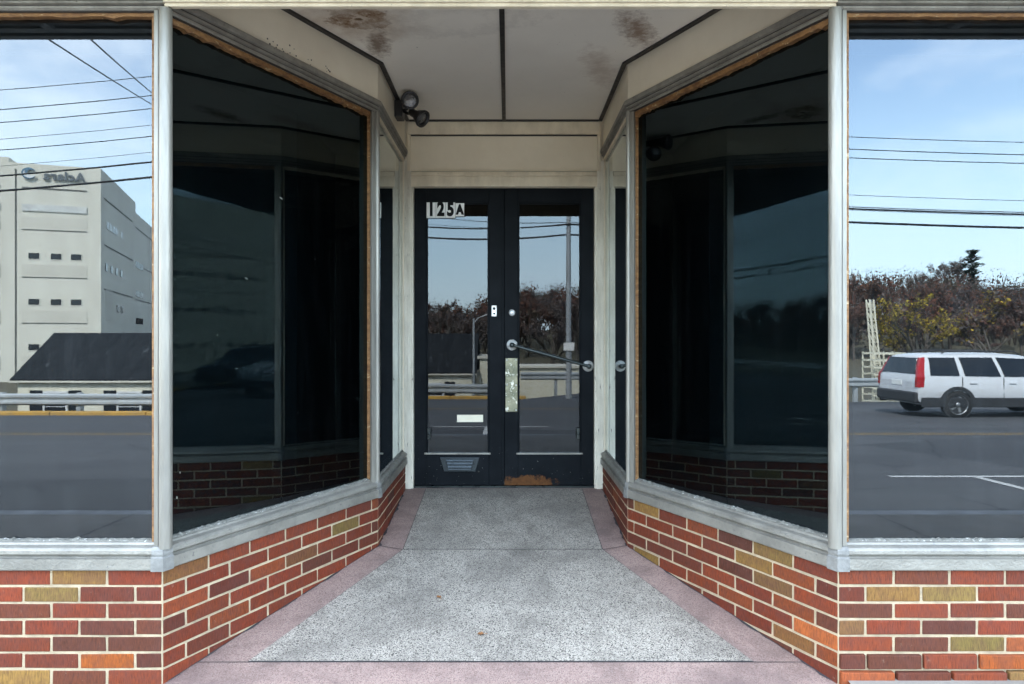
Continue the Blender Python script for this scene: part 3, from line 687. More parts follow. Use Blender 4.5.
mark(-60, 60, -7.20, -7.10, 1); mark(-60, 60, -7.42, -7.32, 1)
for k in range(-6, 8):
    if k == -1: continue
    xk = -.34+5.84*k
    mark(xk-.05, xk+.05, -2.55, -.55, 0); mark(xk-1.0, xk+1.1, -2.66, -2.56, 0)
mb.build('road_marking', [M['road_white'], M['road_yellow']], recalc=False)['kind'] = 'structure'
mb = MB()
for i in range(24):
    x = -57+i*2.4
    if x+2.38 < .6: mb.box(x, x+2.385, -11.86, -11.62, -.7, zr(-11.7)+.09)
mb.build('yellow_kerb', M['kerb_yellow'], bevel=.02)['kind'] = 'structure'

# terrain: below the road on the far side, then the wooded hill
def zg(x, y):
    e = yr(x)-.2
    if y > e: return -.9
    z = -.9 - 1.6*min(1, (e-y)/3.0)
    d = -y
    if d > 75:
        t = min(1, (d-75)/90); amp = 4.5 + 5.5/(1+math.exp(-(x-25)/18)) - 4.5/(1+math.exp((x+25)/12))
        z += amp*t*t*(3-2*t)
    return z
mb = MB()
gx = [-400, -300, -220, -160, -120, -90, -70, -55, -45, -35, -28, -22, -16, -11, -7, -3, 0, 1, 2, 3, 5, 8, 12, 17, 23, 30, 38, 48, 60, 75, 95, 120, 160, 220, 300, 400]
gy = [400, 120, 40, 13, 2, -6, -10, -11.7, -12.5, -13.5, -15, -17, -19, -22, -27, -35, -48, -62, -75, -85, -95, -105, -115, -125, -135, -150, -170, -220, -300, -420]
nx = len(gx); vs = [(x, y, zg(x, y)) for y in gy for x in gx]
mb.raw(vs, [(j*nx+i, (j+1)*nx+i, (j+1)*nx+i+1, j*nx+i+1) for j in range(len(gy)-1) for i in range(nx-1)], smooth=True)
mb.build('ground', M['earth'], recalc=False)['kind'] = 'structure'

# two fallen leaves and a scrap on the floor
def leaf(x, y, a, s, label):
    mb = MB(); n = 9; pts = []
    out = [(0, -.6), (.18, -.35), (.42, -.28), (.36, -.02), (.5, .2), (.24, .3), (0, .62), (-.22, .32), (-.5, .22), (-.34, 0), (-.42, -.26), (-.16, -.36)]
    vs = [(0, 0, .004)] + [(p[0]*s, p[1]*s, .006+.25*s*abs(math.sin(i*1.3+a))) for i, p in enumerate(out)]
    mb.raw(vs, [(0, i, i % len(out)+1) for i in range(1, len(out)+1)], smooth=False)
    mb.tube([(0, -.6*s, .006), (.05*s, -.95*s, .004)], .0012, 5)
    o = mb.build('fallen_leaf', M['leaf_dry'], loc=(x, y, zf(y)+.006), rotz=a); tag(o, label, 'leaf')
leaf((441-504)*3.28/683, 3.28, .6, .026, 'small dark brown curled leaf lying towards the middle of the terrazzo')
leaf((484-504)*2.97/683, 2.97, 1.9, .030, 'orange brown dry leaf lying near the front edge of the terrazzo')

# ------------------------------------------------------------------ across the street (seen in the glass)
def D2y(D): return 5.40-D
# big pale concrete building
A0 = Vector((-37.0, -56.7, 0)); u = Vector((-.9455, .3256, 0)); v = Vector((-.3256, -.9455, 0)); nn = -v; ns = -u
big = tag(empty('office_building', (A0.x, A0.y, -3)), 'tall pale concrete industrial block with small windows and a sign on its top corner', 'building')
inv = Matrix.Translation(-Vector(big.location))
def BW(p): q = A0 + u*p[0] + v*p[1]; return (q.x, q.y, p[2])        # (along front, depth back, z)
def badd(mb, name, m, par=None, bevel=0):
    o = mb.build(name, m, par or big, bevel)
    o.matrix_parent_inverse = inv if par is None else Matrix(); return o
mb = MB(); mb.box(0, 79, 0, 16.5, -4, 16.75, fn=BW); mb.box(7.1, 79, .05, 16.5, 16.752, 17.2, fn=BW); mb.box(.4, 30, 16.502, 44, -4, 16.0, fn=BW)
wall = badd(mb, 'wall', M['concrete_wall'])
gro = MB()
for b in range(12):
    t0 = 1.1+b*6.6; t1 = t0+5.0
    for zz in (10.95, 6.75, 2.7, -1.3):
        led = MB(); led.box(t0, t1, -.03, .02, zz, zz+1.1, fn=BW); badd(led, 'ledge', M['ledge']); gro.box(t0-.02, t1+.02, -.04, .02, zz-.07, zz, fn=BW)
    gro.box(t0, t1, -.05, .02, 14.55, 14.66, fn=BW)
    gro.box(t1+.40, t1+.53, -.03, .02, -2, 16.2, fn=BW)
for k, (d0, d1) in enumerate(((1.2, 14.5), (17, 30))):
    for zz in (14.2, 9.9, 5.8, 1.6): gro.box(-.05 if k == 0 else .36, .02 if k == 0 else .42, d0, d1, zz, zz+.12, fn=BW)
badd(gro, 'shadow_groove', M['groove'])  # dark strips painted as shadow lines under the ledges and in wall grooves
for b in range(12):
    t0 = 1.1+b*6.6
    mb = MB(); mb.box(t0, t0+5, -.08, .02, 12.55, 13.15, fn=BW); w = badd(mb, 'ribbon_window', M['glassblock'])
    for zz in (8.35, 4.3, .3):
        for tt in (.45, 2.0, 3.7):
            mb = MB(); mb.box(t0+tt-.06, t0+tt+.86, -.03, -.0, zz-.06, zz+.56, fn=BW); w = badd(mb, 'window', M['ledge'])
            mb = MB(); mb.box(t0+tt, t0+tt+.8, -.045, -.028, zz, zz+.50, fn=BW); p = mb.build('pane', M['win_dark'], w); 
for zz, ds, m in ((11.6, (2.2, 3.4, 4.6, 5.8, 8.4), 'glassblock'), (7.6, (1.6, 3.8, 6.0, 8.2), 'win_dark'), (3.9, (6.5, 8.4), 'win_dark')):
    for dd in ds:
        mb = MB(); mb.box(-.06, .02, dd, dd+.9, zz, zz+.7, fn=BW); badd(mb, 'side_window', M[m])
for zz in (9.6, 6.2, 3.0):
    for dd in range(7):
        mb = MB(); mb.box(.33, .42, 17+dd*.95, 17.6+dd*.95, zz, zz+.7, fn=BW); badd(mb, 'side_window', M['win_dark'])
mb = MB(); mb.box(-.05, .02, 1.8, 4.6, 3.0, 6.0, fn=BW); badd(mb, 'loading_door', M['ledge'])
sg = tag(empty('company_sign', BW((3.6, -.1, 15.8))), 'grey company lettering with a round swoosh logo on the top of the concrete block', 'sign')
base = Matrix(((u.x, 0, nn.x, 0), (u.y, 0, nn.y, 0), (0, 1, 0, 0), (0, 0, 0, 1)))
q = Vector(BW((2.85, -.10, 15.75)))
d = text_mesh('lettering', 'Aclara', 1.12, M['letters'], Matrix.Translation(q) @ base, sg, .06, .03, space=1.12); d.matrix_parent_inverse = Matrix.Translation(-Vector(sg.location))
mb = MB(); n = 30
def LP(a, r, off): q = Vector(BW((5.55, -.12, 15.85))) + u*(math.cos(a)*r*1.1+off) + Vector((0, 0, math.sin(a)*r)); return q
ring = []
for i in range(n+1):
    a = R(-150)+R(300)*i/n; w = .42*math.sin(math.pi*i/n)+.03
    ring.append((LP(a, .52, 0), LP(a, .52-w, .04)))
for (a, b), (c, e) in zip(ring[:-1], ring[1:]):
    f = nn*.06
    mb.raw([a, b, e, c, a+f, b+f, e+f, c+f], [(3, 2, 1, 0), (4, 5, 6, 7), (0, 1, 5, 4), (2, 3, 7, 6), (1, 2, 6, 5), (3, 0, 4, 7)])
o = mb.build('swoosh', M['swoosh'], sg); o.matrix_parent_inverse = Matrix.Translation(-Vector(sg.location))
mb = MB()
ring = []
for i in range(n+1):
    a = R(200)+R(200)*i/n; w = .30*math.sin(math.pi*i/n)+.02
    ring.append((LP(a, .42, -.05), LP(a, .42-w, -.02)))
for (a, b), (c, e) in zip(ring[:-1], ring[1:]):
    f = nn*.09
    mb.raw([a, b, e, c, a+f, b+f, e+f, c+f], [(3, 2, 1, 0), (4, 5, 6, 7), (0, 1, 5, 4), (2, 3, 7, 6), (1, 2, 6, 5), (3, 0, 4, 7)])
o = mb.build('swoosh', M['white_paint'], sg); o.matrix_parent_inverse = Matrix.Translation(-Vector(sg.location))

# long low house below the road, dark shingle roof
hs = tag(empty('cream_house', (-9, -19.8, -2.5)), 'long low cream house with a dark shingle roof below the road', 'house')
hinv = Matrix.Translation(-Vector(hs.location))
def hadd(mb, name, m, bevel=0): o = mb.build(name, m, hs, bevel); o.matrix_parent_inverse = hinv; return o
hx0, hx1 = -16.8, -1.25
mb = MB(); mb.prism([(-17.75, -2.6), (-22.0, -2.6), (-22.0, -.12), (-19.9, 1.3), (-17.75, -.12)], 'x', hx0+.2, hx1-.2); hadd(mb, 'wall', M['house_wall'])
mb = MB()
for sgn in (1, -1):
    ye = -19.9+2.24*sgn
    mb.prism([(ye, -.14), (-19.9, 1.42), (-19.9, 1.54), (ye, -.04)], 'x', hx0, hx1)
hadd(mb, 'roof', M['slate'])
mb = MB(); mb.box(hx0, hx1, -17.655, -17.60, -.15, -.09); hadd(mb, 'gutter', M['ledge'])
for wx_ in (-15.3, -12.8, -10.3, -7.8, -5.4, -3.0):
    mb = MB(); mb.box(wx_-.42, wx_+.42, -17.752, -17.70, -1.55, -.45); w = hadd(mb, 'window', M['white_paint'])
    mb = MB(); mb.box(wx_-.35, wx_+.35, -17.71, -17.69, -1.48, -.98); mb.box(wx_-.35, wx_+.35, -17.71, -17.69, -.95, -.52); mb.build('pane', M['win_dark'], w)
    for s in (-1, 1):
        mb = MB(); mb.box(wx_+s*.66-.2, wx_+s*.66+.2, -17.752, -17.70, -1.6, -.42); hadd(mb, 'shutter', M['slate'])
lb = tag(empty('low_annex', (1, -20, -2.5)), 'cream flat roofed annex beside the dark roofed house', 'building'); linv = Matrix.Translation(-Vector(lb.location))
mb = MB(); mb.box(-1.15, -.25, -21.5, -18.4, -2.6, .50); mb.box(-.25, 5.2, -22, -19.6, -2.6, .05); o = mb.build('wall', M['house_wall'], lb); o.matrix_parent_inverse = linv
mb = MB(); mb.box(-1.25, -.15, -21.6, -18.3, .50, .60); mb.box(-.25, 5.3, -22.1, -19.5, .052, .14); o = mb.build('roof', M['ledge'], lb); o.matrix_parent_inverse = linv

# guard rails: corrugated beam on posts
def guard_rail(pts, label):
    P0 = Vector(pts[0]); t = tag(empty('guard_rail', (P0.x, P0.y, P0.z-.9)), label, 'guard rail'); iv = Matrix.Translation(-Vector(t.location))
    mb = MB(); rows = []
    prof = [(0, .0), (.05, .04), (.05, .09), (.0, .13), (0, .17), (.05, .21), (.05, .26), (0, .30)]
    for i, p in enumerate(pts):
        p = Vector(p); dd = (Vector(pts[min(i+1, len(pts)-1)])-Vector(pts[max(i-1, 0)])).normalized(); nr = Vector((-dd.y, dd.x, 0))
        rows.append([p+nr*(q[0])+Vector((0, 0, q[1]-.30)) for q in prof] + [p+nr*(q[0]-.006)+Vector((0, 0, q[1]-.30)) for q in prof[::-1]])
    m = len(rows[0]); vs = [x for r in rows for x in r]
    mb.raw(vs, [(i*m+k, i*m+(k+1) % m, (i+1)*m+(k+1) % m, (i+1)*m+k) for i in range(len(rows)-1) for k in range(m)])
    o = mb.build('beam', M['galv'], t); o.matrix_parent_inverse = iv
    for i in range(len(pts)-1):
        a, b = Vector(pts[i]), Vector(pts[i+1]); n = max(1, int((b-a).length/2.0))
        for k in range(n):
            p = a.lerp(b, (k+.5)/n); mb = MB(); mb.box(p.x-.06, p.x+.06, p.y-.18, p.y-.025, p.z-1.1, p.z+.02); o = mb.build('post', M['galv'], t, .005); o.matrix_parent_inverse = iv
guard_rail([(-42, -12.05, -.04), (-20, -12.05, -.05), (-8, -12.1, -.08), (.4, -12.2, -.16)], 'grey corrugated guard rail behind the yellow kerb in front of the dark roofed house')
guard_rail([(.5, -16.5, .03), (6, -17.0, .0), (13, -17.9, -.02), (24, -19.2, -.05), (40, -21.2, -.1)], 'grey corrugated guard rail along the far road edge behind the white wagon')

# poles, lamp, cables
def pole(name, x, y, z0, z1, r0, r1, label, cat, m):
    t = tag(empty(name, (x, y, z0)), label, cat); mb = MB(); mb.tube([(0, 0, 0), (0, 0, (z1-z0)*.5), (0, 0, z1-z0)], [r0, (r0+r1)/2, r1], 12); mb.build('pole_shaft', m, t); return t
XP1, XP3, YW = -8.2, 1.96, -11.95
p1 = pole('utility_pole', XP1, YW, -.9, 9.6, .15, .11, 'brown timber utility pole with a cross arm left of the low house', 'pole', M['timber_pole'])
mb = MB(); mb.box(-.06, .06, -1.1, 1.1, 9.9, 10.03); mb.build('cross_arm', M['timber_pole'], p1)
p3 = pole('street_pole', XP3, YW, -.9, 8.6, .10, .055, 'slim grey pole carrying a small white sign in front of the low annex', 'pole', M['pole'])
mb = MB(); mb.box(XP3-.17, XP3+.17, YW+.105, YW+.115, .95, 1.20); tag(mb.build('road_sign', M['white_plate']), 'small white rectangular sign on the slim grey pole', 'sign')
lp = tag(empty('street_lamp', (-1.29, -16.2, -2.5)), 'short grey street lamp with a curved arm over the house corner', 'lamp')
mb = MB(); mb.tube([(0, 0, 0), (0, 0, 4.6)], [.06, .04], 10); mb.build('pole_shaft', M['pole'], lp)
mb = MB(); mb.tube([(0, 0, 4.4), (.18, 0, 4.62), (.45, 0, 4.72), (.75, 0, 4.74)], .025, 8); mb.build('arm', M['pole'], lp)
mb = MB(); mb.box(.70, 1.0, -.08, .08, 4.68, 4.78); mb.build('lamp_shade', M['galv'], lp, .02)
def cable(pts, sags, r, label, grp='cables strung along the street'):
    P = []
    for (a, b), s in zip(zip(pts[:-1], pts[1:]), sags):
        a, b = Vector(a), Vector(b)
        for i in range(15 if not P else 1, 15) if False else range(15):
            if P and i == 0: continue
            tt = i/14; q = a.lerp(b, tt); q.z -= 4*s*tt*(1-tt); P.append(q)
    mb = MB(); mb.tube(P, r, 5); return tag(mb.build('overhead_cable', M['wire']), label, 'cable', grp)
zl = [8.22, 7.50, 7.25, 6.74, 6.60, 6.12, 5.88, 5.56]
zrr = [6.80, 6.32, 6.16, 5.16, 4.95, 4.82, 4.86, 4.56]
rr = [.010, .012, .012, .007, .012, .006, .024, .030]
for i in range(8):
    yy = YW + (-.3, .25, .05, .3, -.1, .12, .1, -.12)[i]
    cable([(-38, yy, zl[i]+.05), (XP1, yy, zl[i]), (XP3, yy, zrr[i]+.12), (36, yy, zrr[i]+.05)], [.85, .50, .55], rr[i],
          ('thick' if rr[i] > .02 else 'thin') + ' black overhead cable strung along the street between poles')
# service drops from the pole towards the shop roof
cable([(-8.17, YW, 6.79), (-2.86, 2.6, 3.23)], [.04], .008, 'thin black service cable dropping from the pole to the shop front, the left of two', 'service cables')
cable([(-8.5, YW, 7.17), (-2.26, 2.6, 3.1)], [.04], .008, 'thin black service cable dropping from the pole to the shop front, the right of two', 'service cables')

# lattice boom and metal racks beyond the road
cr = tag(empty('lattice_boom', (20.8, -33.0, -2.5)), 'pale steel lattice boom rising over stacked metal racks', 'crane'); mb = MB()
def Pj(s, k): return Vector((20.9-s*.55 + (.18 if k % 2 else -.18)*(1-s*.4), -33.0+(.18 if k > 1 else -.18), -2.5+s*6.0))
for k in range(4): mb.tube([Pj(0, k), Pj(1, k)], .05, 5)
for i in range(10):
    for a, b in ((0, 1), (1, 3), (3, 2), (2, 0)):
        mb.tube([Pj(i/10, a), Pj((i+1)/10, b)], .028, 4); mb.tube([Pj(i/10, a), Pj(i/10, b)], .028, 4)
o = mb.build('boom', M['house_wall'], cr); o.matrix_parent_inverse = Matrix.Translation(-Vector(cr.location))
rk = tag(empty('metal_rack', (20.3, -31.5, -2.5)), 'stack of pale metal frames standing behind the guard rail', 'rack'); mb = MB()
for i in range(9):
    z = .0+i*.37
    mb.box(-.85, .85, -.6, -.54, z, z+.07); mb.box(-.85, .85, .54, .6, z, z+.07)
    for k in range(6): mb.box(-.85+k*.33, -.80+k*.33, -.6, .6, z+.07, z+.11)
for x in (-.85, -.3, .3, .8): mb.box(x, x+.06, -.62, -.56, 0, 3.1)
mb.build('frame', M['house_wall'], rk)

# ------------------------------------------------------------------ cars
def make_wagon(paint, label):
    t = tag(empty('estate_car'), label, 'car')
    S = [(0.00, .42, .80, .80, .86, .72), (.02, .36, .96, .87, 1.00, .80), (.05, .33, .99, .89, 1.06, .79), (.20, .31, 1.00, .90, 1.46, .655), (.25, .31, 1.00, .90, 1.495, .645), (.48, .30, 1.0, .905, 1.525, .63), (1.2, .28, .99, .91, 1.545, .64),
         (2.2, .27, .97, .915, 1.545, .645), (2.75, .27, .96, .915, 1.50, .63), (3.2, .27, .955, .91, 1.24, .68), (3.55, .27, .95, .90, 1.0, .74), (3.70, .27, .945, .895, .955, .80), (4.2, .27, .88, .86, .90, .72), (4.55, .30, .78, .78, .80, .64), (4.70, .36, .66, .68, .68, .56), (4.76, .42, .56, .58, .57, .48)]
    vs = []; n = 14
    for (x, zb, zt, wb, zr_, wr) in S:
        half = [(wb*.90, zb), (wb*1.0, zb+.10), (wb*1.015, zb+(zt-zb)*.55), (wb, zt), ((wb+wr)/2+.012, (zt+zr_)/2), (wr, zr_-.03*(zr_ > zt+.1)), (wr*.6, zr_+.012)]
        vs += [(x, y, z) for y, z in half] + [(x, -y, z) for y, z in half[::-1]]
    fs = [(i*n+k, i*n+(k+1) % n, (i+1)*n+(k+1) % n, (i+1)*n+k) for i in range(len(S)-1) for k in range(n)]
    mb = MB(); mb.raw(vs, fs, smooth=True); mb.face(vs[:n][::-1]); mb.face(vs[-n:]); mb.build('body', paint, t)
    def side(x, z):                                          # half width of the body at (x, z) above the belt
        for a, b in zip(S[:-1], S[1:]):
            if a[0] <= x <= b[0]:
                f = (x-a[0])/(b[0]-a[0]); _, zb, zt, wb, zr_, wr = [p+(q-p)*f for p, q in zip(a, b)]
                tt = max(0, min(1, (z-zt)/max(.01, zr_-zt))); mid = (wb+wr)/2+.012
                return wb+(mid-wb)*tt*2 if tt < .5 else mid+(wr-mid)*(tt-.5)*2
        return .8
    wins = [[(.30, 1.03), (.98, 1.02), (.98, 1.45), (.38, 1.45)], [(1.12, 1.02), (1.96, 1.01), (1.88, 1.455), (1.10, 1.455)], [(2.06, 1.01), (3.16, 1.0), (2.74, 1.42), (1.99, 1.455)]]
    for s in (1, -1):
        for w in wins:
            mb = MB(); cc = [w[0], w[1], tuple((a+b)/2 for a, b in zip(w[1], w[2])), w[2], w[3], tuple((a+b)/2 for a, b in zip(w[3], w[0]))]
            P = [(x, s*(side(x, z)+.026), z) for x, z in cc]; Q = [(x, s*(side(x, z)-.03), z) for x, z in cc]
            mb.raw(P+Q, [(0, 1, 2, 5), (5, 2, 3, 4)] + [(i, (i+1) % 6, 6+(i+1) % 6, 6+i) for i in range(6)]); mb.build('side_window', M['carglass'], t)
        mb = MB()
        rows = []
        for z, xr, xf in ((.74, .00, .13), (.98, .005, .155), (1.03, .03, .155), (1.20, .09, .195), (1.45, .185, .285)):
            ys = side(max(.05, xf), z) if z > .99 else .895
            yr_ = (side(max(.05, xr+.03), z) if z > .99 else .875)-.02
            rows.append([(xr-.012, s*(yr_-.075), z), (xr-.012, s*(yr_+.012), z), (xr+.03, s*(ys+.014), z), (xf, s*(ys+.014), z), (xf, s*(ys-.04), z)])
        for a, b in zip(rows[:-1], rows[1:]):
            mb.raw(a+b, [(k, k+1, 6+k, 5+k) for k in range(4)])
        mb.face(rows[0]); mb.face(rows[-1])
        mb.build('tail_light', M['taillight'], t)
        mb = MB(); mb.box(.06, 4.5, min(s*.90, s*.938), max(s*.90, s*.938), .27, .50)
        mb.build('cladding', M['cladding'], t, .02)
        mb = MB(); mb.tube([(.75, s*.60, 1.55), (.80, s*.60, 1.60), (2.5, s*.61, 1.60), (2.6, s*.60, 1.54)], .02, 8); mb.build('roof_rail', M['cladding'], t)
        mb = MB(); mb.box(3.05, 3.20, min(s*.90, s*1.06), max(s*.90, s*1.03), 1.0, 1.10); mb.build('mirror', M['cladding'], t, .03)
        for hx in (1.04, 2.02, 3.28):
            mb = MB(); mb.box(hx, hx+.016, min(s*.90, s*.9255), max(s*.90, s*.9255), .50, .985); mb.build('door_seam', M['cladding'], t)
        for hx in (1.22, 2.16):
            mb = MB(); mb.box(hx, hx+.17, min(s*.91, s*.945), max(s*.91, s*.945), .83, .865); mb.build('door_handle', paint, t, .01)
        for wxx in (.93, 3.69):
            mb = MB(); arc = []
            for i in range(21):
                a = math.pi*i/20; arc.append((math.cos(a), math.sin(a)))
            o_ = [(wxx+c*.43, s*.945, .335+q*.43) for c, q in arc]; i_ = [(wxx+c*.345, s*.945, .335+q*.345) for c, q in arc]
            mb.raw(o_+i_, [(k, k+1, 22+k, 21+k) for k in range(20)]); mb.raw(o_+[(x, s*.88, z) for x, y, z in o_], [(k, k+1, 22+k, 21+k) for k in range(20)])
            mb.raw(i_+[(x, s*.80, z) for x, y, z in i_], [(k, k+1, 22+k, 21+k) for k in range(20)])
            mb.lathe((wxx, s*.80, .335), (0, s, 0), [(0, .12), (.36, .12)], 24)
            mb.build('wheel_arch', M['cladding'], t)
            mb = MB(); mb.lathe((wxx, s*.74, .335), (0, s, 0), [(.22, 0), (.31, 0), (.335, .03), (.335, .17), (.31, .20), (.235, .205)], 28); wh = mb.build('wheel', M['tyre'], t)
            mb = MB(); mb.lathe((wxx, s*.74, .335), (0, s, 0), [(.235, .203), (.225, .195), (.215, .16)], 28)
            mb.lathe((wxx, s*.74, .335), (0, s, 0), [(.06, .17), (.055, .198), (0, .20)], 16)
            for k in range(5):
                a = 2*math.pi*k/5
                c0, s0 = math.cos(a), math.sin(a); p = lambda r, e, h: (wxx+c0*r-s0*e, s*(.74+h), .335+s0*r+c0*e)
                mb.raw([p(.03, -.035, .19), p(.03, .035, .19), p(.225, .028, .178), p(.225, -.028, .178), p(.03, -.035, .16), p(.03, .035, .16), p(.225, .028, .15), p(.225, -.028, .15)], [(0, 1, 2, 3), (0, 4, 5, 1), (1, 5, 6, 2), (2, 6, 7, 3), (3, 7, 4, 0)])
            mb.build('rim', M['rim'], wh)
    mb = MB(); P = [(.04, -.72, 1.045), (.04, .72, 1.045), (.175, .60, 1.425), (.175, -.60, 1.425)]
    mb.raw([(x-.02, y, z+.016) for x, y, z in P] + [(x+.06, y, z-.02) for x, y, z in P], [(0, 1, 2, 3), (0, 4, 5, 1), (1, 5, 6, 2), (2, 6, 7, 3), (3, 7, 4, 0)]); mb.build('rear_window', M['carglass'], t)
    mb = MB(); P = [(3.50, -.70, 1.015), (3.50, .70, 1.015), (2.83, .585, 1.475), (2.83, -.585, 1.475)]
    mb.raw([(x+.03, y, z+.012) for x, y, z in P] + [(x-.06, y, z-.05) for x, y, z in P], [(0, 1, 2, 3), (0, 4, 5, 1), (1, 5, 6, 2), (2, 6, 7, 3), (3, 7, 4, 0)]); mb.build('windscreen', M['carglass'], t)
    mb = MB(); mb.box(-.06, .12, -.86, .86, .36, .62); mb.build('bumper', M['cladding'], t, .04)
    mb = MB(); mb.box(-.012, .02, -.22, .22, .76, .88); mb.build('number_plate', M['white_plate'], t)
    mb = MB(); mb.box(4.62, 4.83, -.74, .74, .30, .52); mb.build('bumper', M['cladding'], t, .05)
    return t
car = make_wagon(M['carpaint'], 'white estate car with tall red tail lights and dark cladding driving to the right')
car.location = (9.85, -11.85, zr(-11.75)+.002)
car2 = make_wagon(M['carblack'], 'black estate car on the far lane near the far left guard rail')
car2.location = (-20.6, -10.5, zr(-10.5)+.002)
car3 = make_wagon(M['carsilver'], 'silver estate car on the near lane at the far left')
car3.location = (-16.3, -5.4, zr(-5.4)+.002)

# ------------------------------------------------------------------ trees
def tree_mesh(h, crown, cols, nleaf, leaf, seed, twig=True, low=.22):
    rnd = random.Random(seed); tb = MB(); lf = MB(); tips = []
    def grow(p, d, ln, r, lev):
        q = p + d*ln; mid = p.lerp(q, .5) + Vector((rnd.uniform(-1, 1), rnd.uniform(-1, 1), 0))*ln*.05
        tb.tube([p, mid, q], [r, r*.8, r*.6], 5 if lev < 2 else 3, cap=False)
        if lev >= 2: tips.append((mid, q, ln))
        if lev == 4: return
        for k in range(rnd.choice((2, 3, 3)) if lev else 5):
            a = rnd.uniform(0, 6.283); sp = rnd.uniform(.35, .85) if lev else rnd.uniform(.4, .9)
            nd = (d + Vector((math.cos(a), math.sin(a), rnd.uniform(-.1, .35)))*sp).normalized()
            grow(p.lerp(q, rnd.uniform(.55, 1.)), nd, ln*rnd.uniform(.55, .8), r*.55, lev+1)
    grow(Vector((0, 0, 0)), Vector((rnd.uniform(-.05, .05), rnd.uniform(-.05, .05), 1)).normalized(), h*.36, h*.022, 0)
    zm = max(q.z for _, q, _ in tips); sc_ = h/zm
    rm = max(math.hypot(q.x, q.y) for _, q, _ in tips); sr = crown/rm
    S = lambda p: (p[0]*sr, p[1]*sr, p[2]*sc_)
    tb.v = [S(p) for p in tb.v]
    for i in range(nleaf):
        a, b, ln = rnd.choice(tips); p = a.lerp(b, rnd.uniform(0, 1.15)); p = Vector(S(p)) + Vector((rnd.gauss(0, 1), rnd.gauss(0, 1), rnd.gauss(0, .8)))*leaf*1.1
        c = rnd.choice(cols); j = rnd.uniform(.45, 1.15); c = tuple(x*j for x in c)
        u1 = Vector((rnd.gauss(0, 1), rnd.gauss(0, 1), rnd.gauss(0, 1))).normalized(); v1 = u1.cross(Vector((rnd.gauss(0, 1), rnd.gauss(0, 1), rnd.gauss(0, 1)))).normalized()
        s1 = leaf*rnd.uniform(.6, 1.3); w1 = s1*(.16 if twig and rnd.random() < .5 else .6)
        lf.face([p-u1*s1, p+v1*w1, p+u1*s1, p-v1*w1], 0, c)
    return tb, lf
RUST = [(.205, .100, .074), (.165, .098, .080), (.18, .128, .10), (.135, .108, .102), (.225, .108, .068)]
GREYB = [(.18, .155, .15), (.145, .128, .126), (.20, .162, .142)]  # rust and grey palettes lightened and greyed to carry distance haze
YEL = [(.44, .33, .06), (.33, .26, .06), (.50, .35, .06), (.22, .17, .07)]
GRN = [(.03, .055, .03), (.04, .07, .036), (.022, .045, .026)]
def plant_tree(loc, h, crown, cols, nleaf, leaf, seed, label, grp=None, twig=True, name='bare_tree'):
    t = tag(empty(name, loc), label, 'tree', grp); tb, lf = tree_mesh(h, crown, cols, nleaf, leaf, seed, twig)
    tb.build('trunk', M['bark'], t, recalc=False); lf.build('crown', M['foliage'], t, recalc=False); return t
def at(px_, D): return ((px_-504)*D/683, D2y(D))
def gz(x, y): return zg(x, y)-.15
x, y = at(915, 46); plant_tree((x, y, gz(x, y)), 6.9, 3.3, YEL+RUST[2:3], 3600, .105, 3, 'bushy tree with thin yellow leaves behind the white estate car', name='yellow_tree')
x, y = at(985, 62); plant_tree((x, y, gz(x, y)), 8.2, 5.2, YEL[2:]+RUST[:2]+GREYB, 3600, .19, 5, 'half bare tree with a few yellow leaves at the foot of the hill', name='yellow_tree')
for i, (px_, D, h, cr_) in enumerate(((436, 60, 7.6, 4.0), (466, 66, 6.6, 3.8), (548, 64, 6.4, 3.9), (576, 58, 8.0, 4.2), (945, 150, 11.0, 5.5))):
    x, y = at(px_, D + (4.5 if px_ < 700 else 0)); y += 4.5 if px_ < 700 else 0
    lb_ = ('round bare grey tree standing over the house roof', 'smaller bare grey tree right of the round one', 'bare tree left of the slim grey pole', 'tall bare tree right of the slim grey pole', 'fine bare grey tree on the ridge beside the conifer')[i]
    plant_tree((x, y, gz(x, y)), h if i < 4 else 13, cr_, GREYB + (RUST[2:4] if i < 4 else []), 3800, .11 if i < 4 else .18, 20+i, lb_)
# conifer on the ridge
x, y = at(968, 145); t = tag(empty('pine_tree', (x, y, gz(x, y)-.9)), 'single dark green conifer standing above the ridge line', 'tree'); rnd = random.Random(4)
mb = MB(); mb.tube([(0, 0, 0), (.1, 0, 8), (0, 0, 15.2)], [.3, .2, .05], 6); mb.build('trunk', M['bark'], t)
mb = MB()
for i in range(1500):
    z = rnd.uniform(8.5, 15.6); lay = .55+.45*math.sin(z*4.2); rad = (2.3-abs(z-12.6)*.5)*lay*math.sqrt(rnd.random())+.2; a = rnd.uniform(0, 6.283); p = Vector((math.cos(a)*rad, math.sin(a)*rad, z))
    d1 = Vector((math.cos(a), math.sin(a), rnd.uniform(-.2, .5))); d2 = Vector((-math.sin(a), math.cos(a), rnd.uniform(-.4, .4))); s1 = rnd.uniform(.25, .6)
    mb.face([p-d1*s1, p+d2*s1*.35, p+d1*s1, p-d2*s1*.35], 0, tuple(c*rnd.uniform(.6, 1.4) for c in rnd.choice(GRN)))
mb.build('crown', M['foliage'], t, recalc=False)
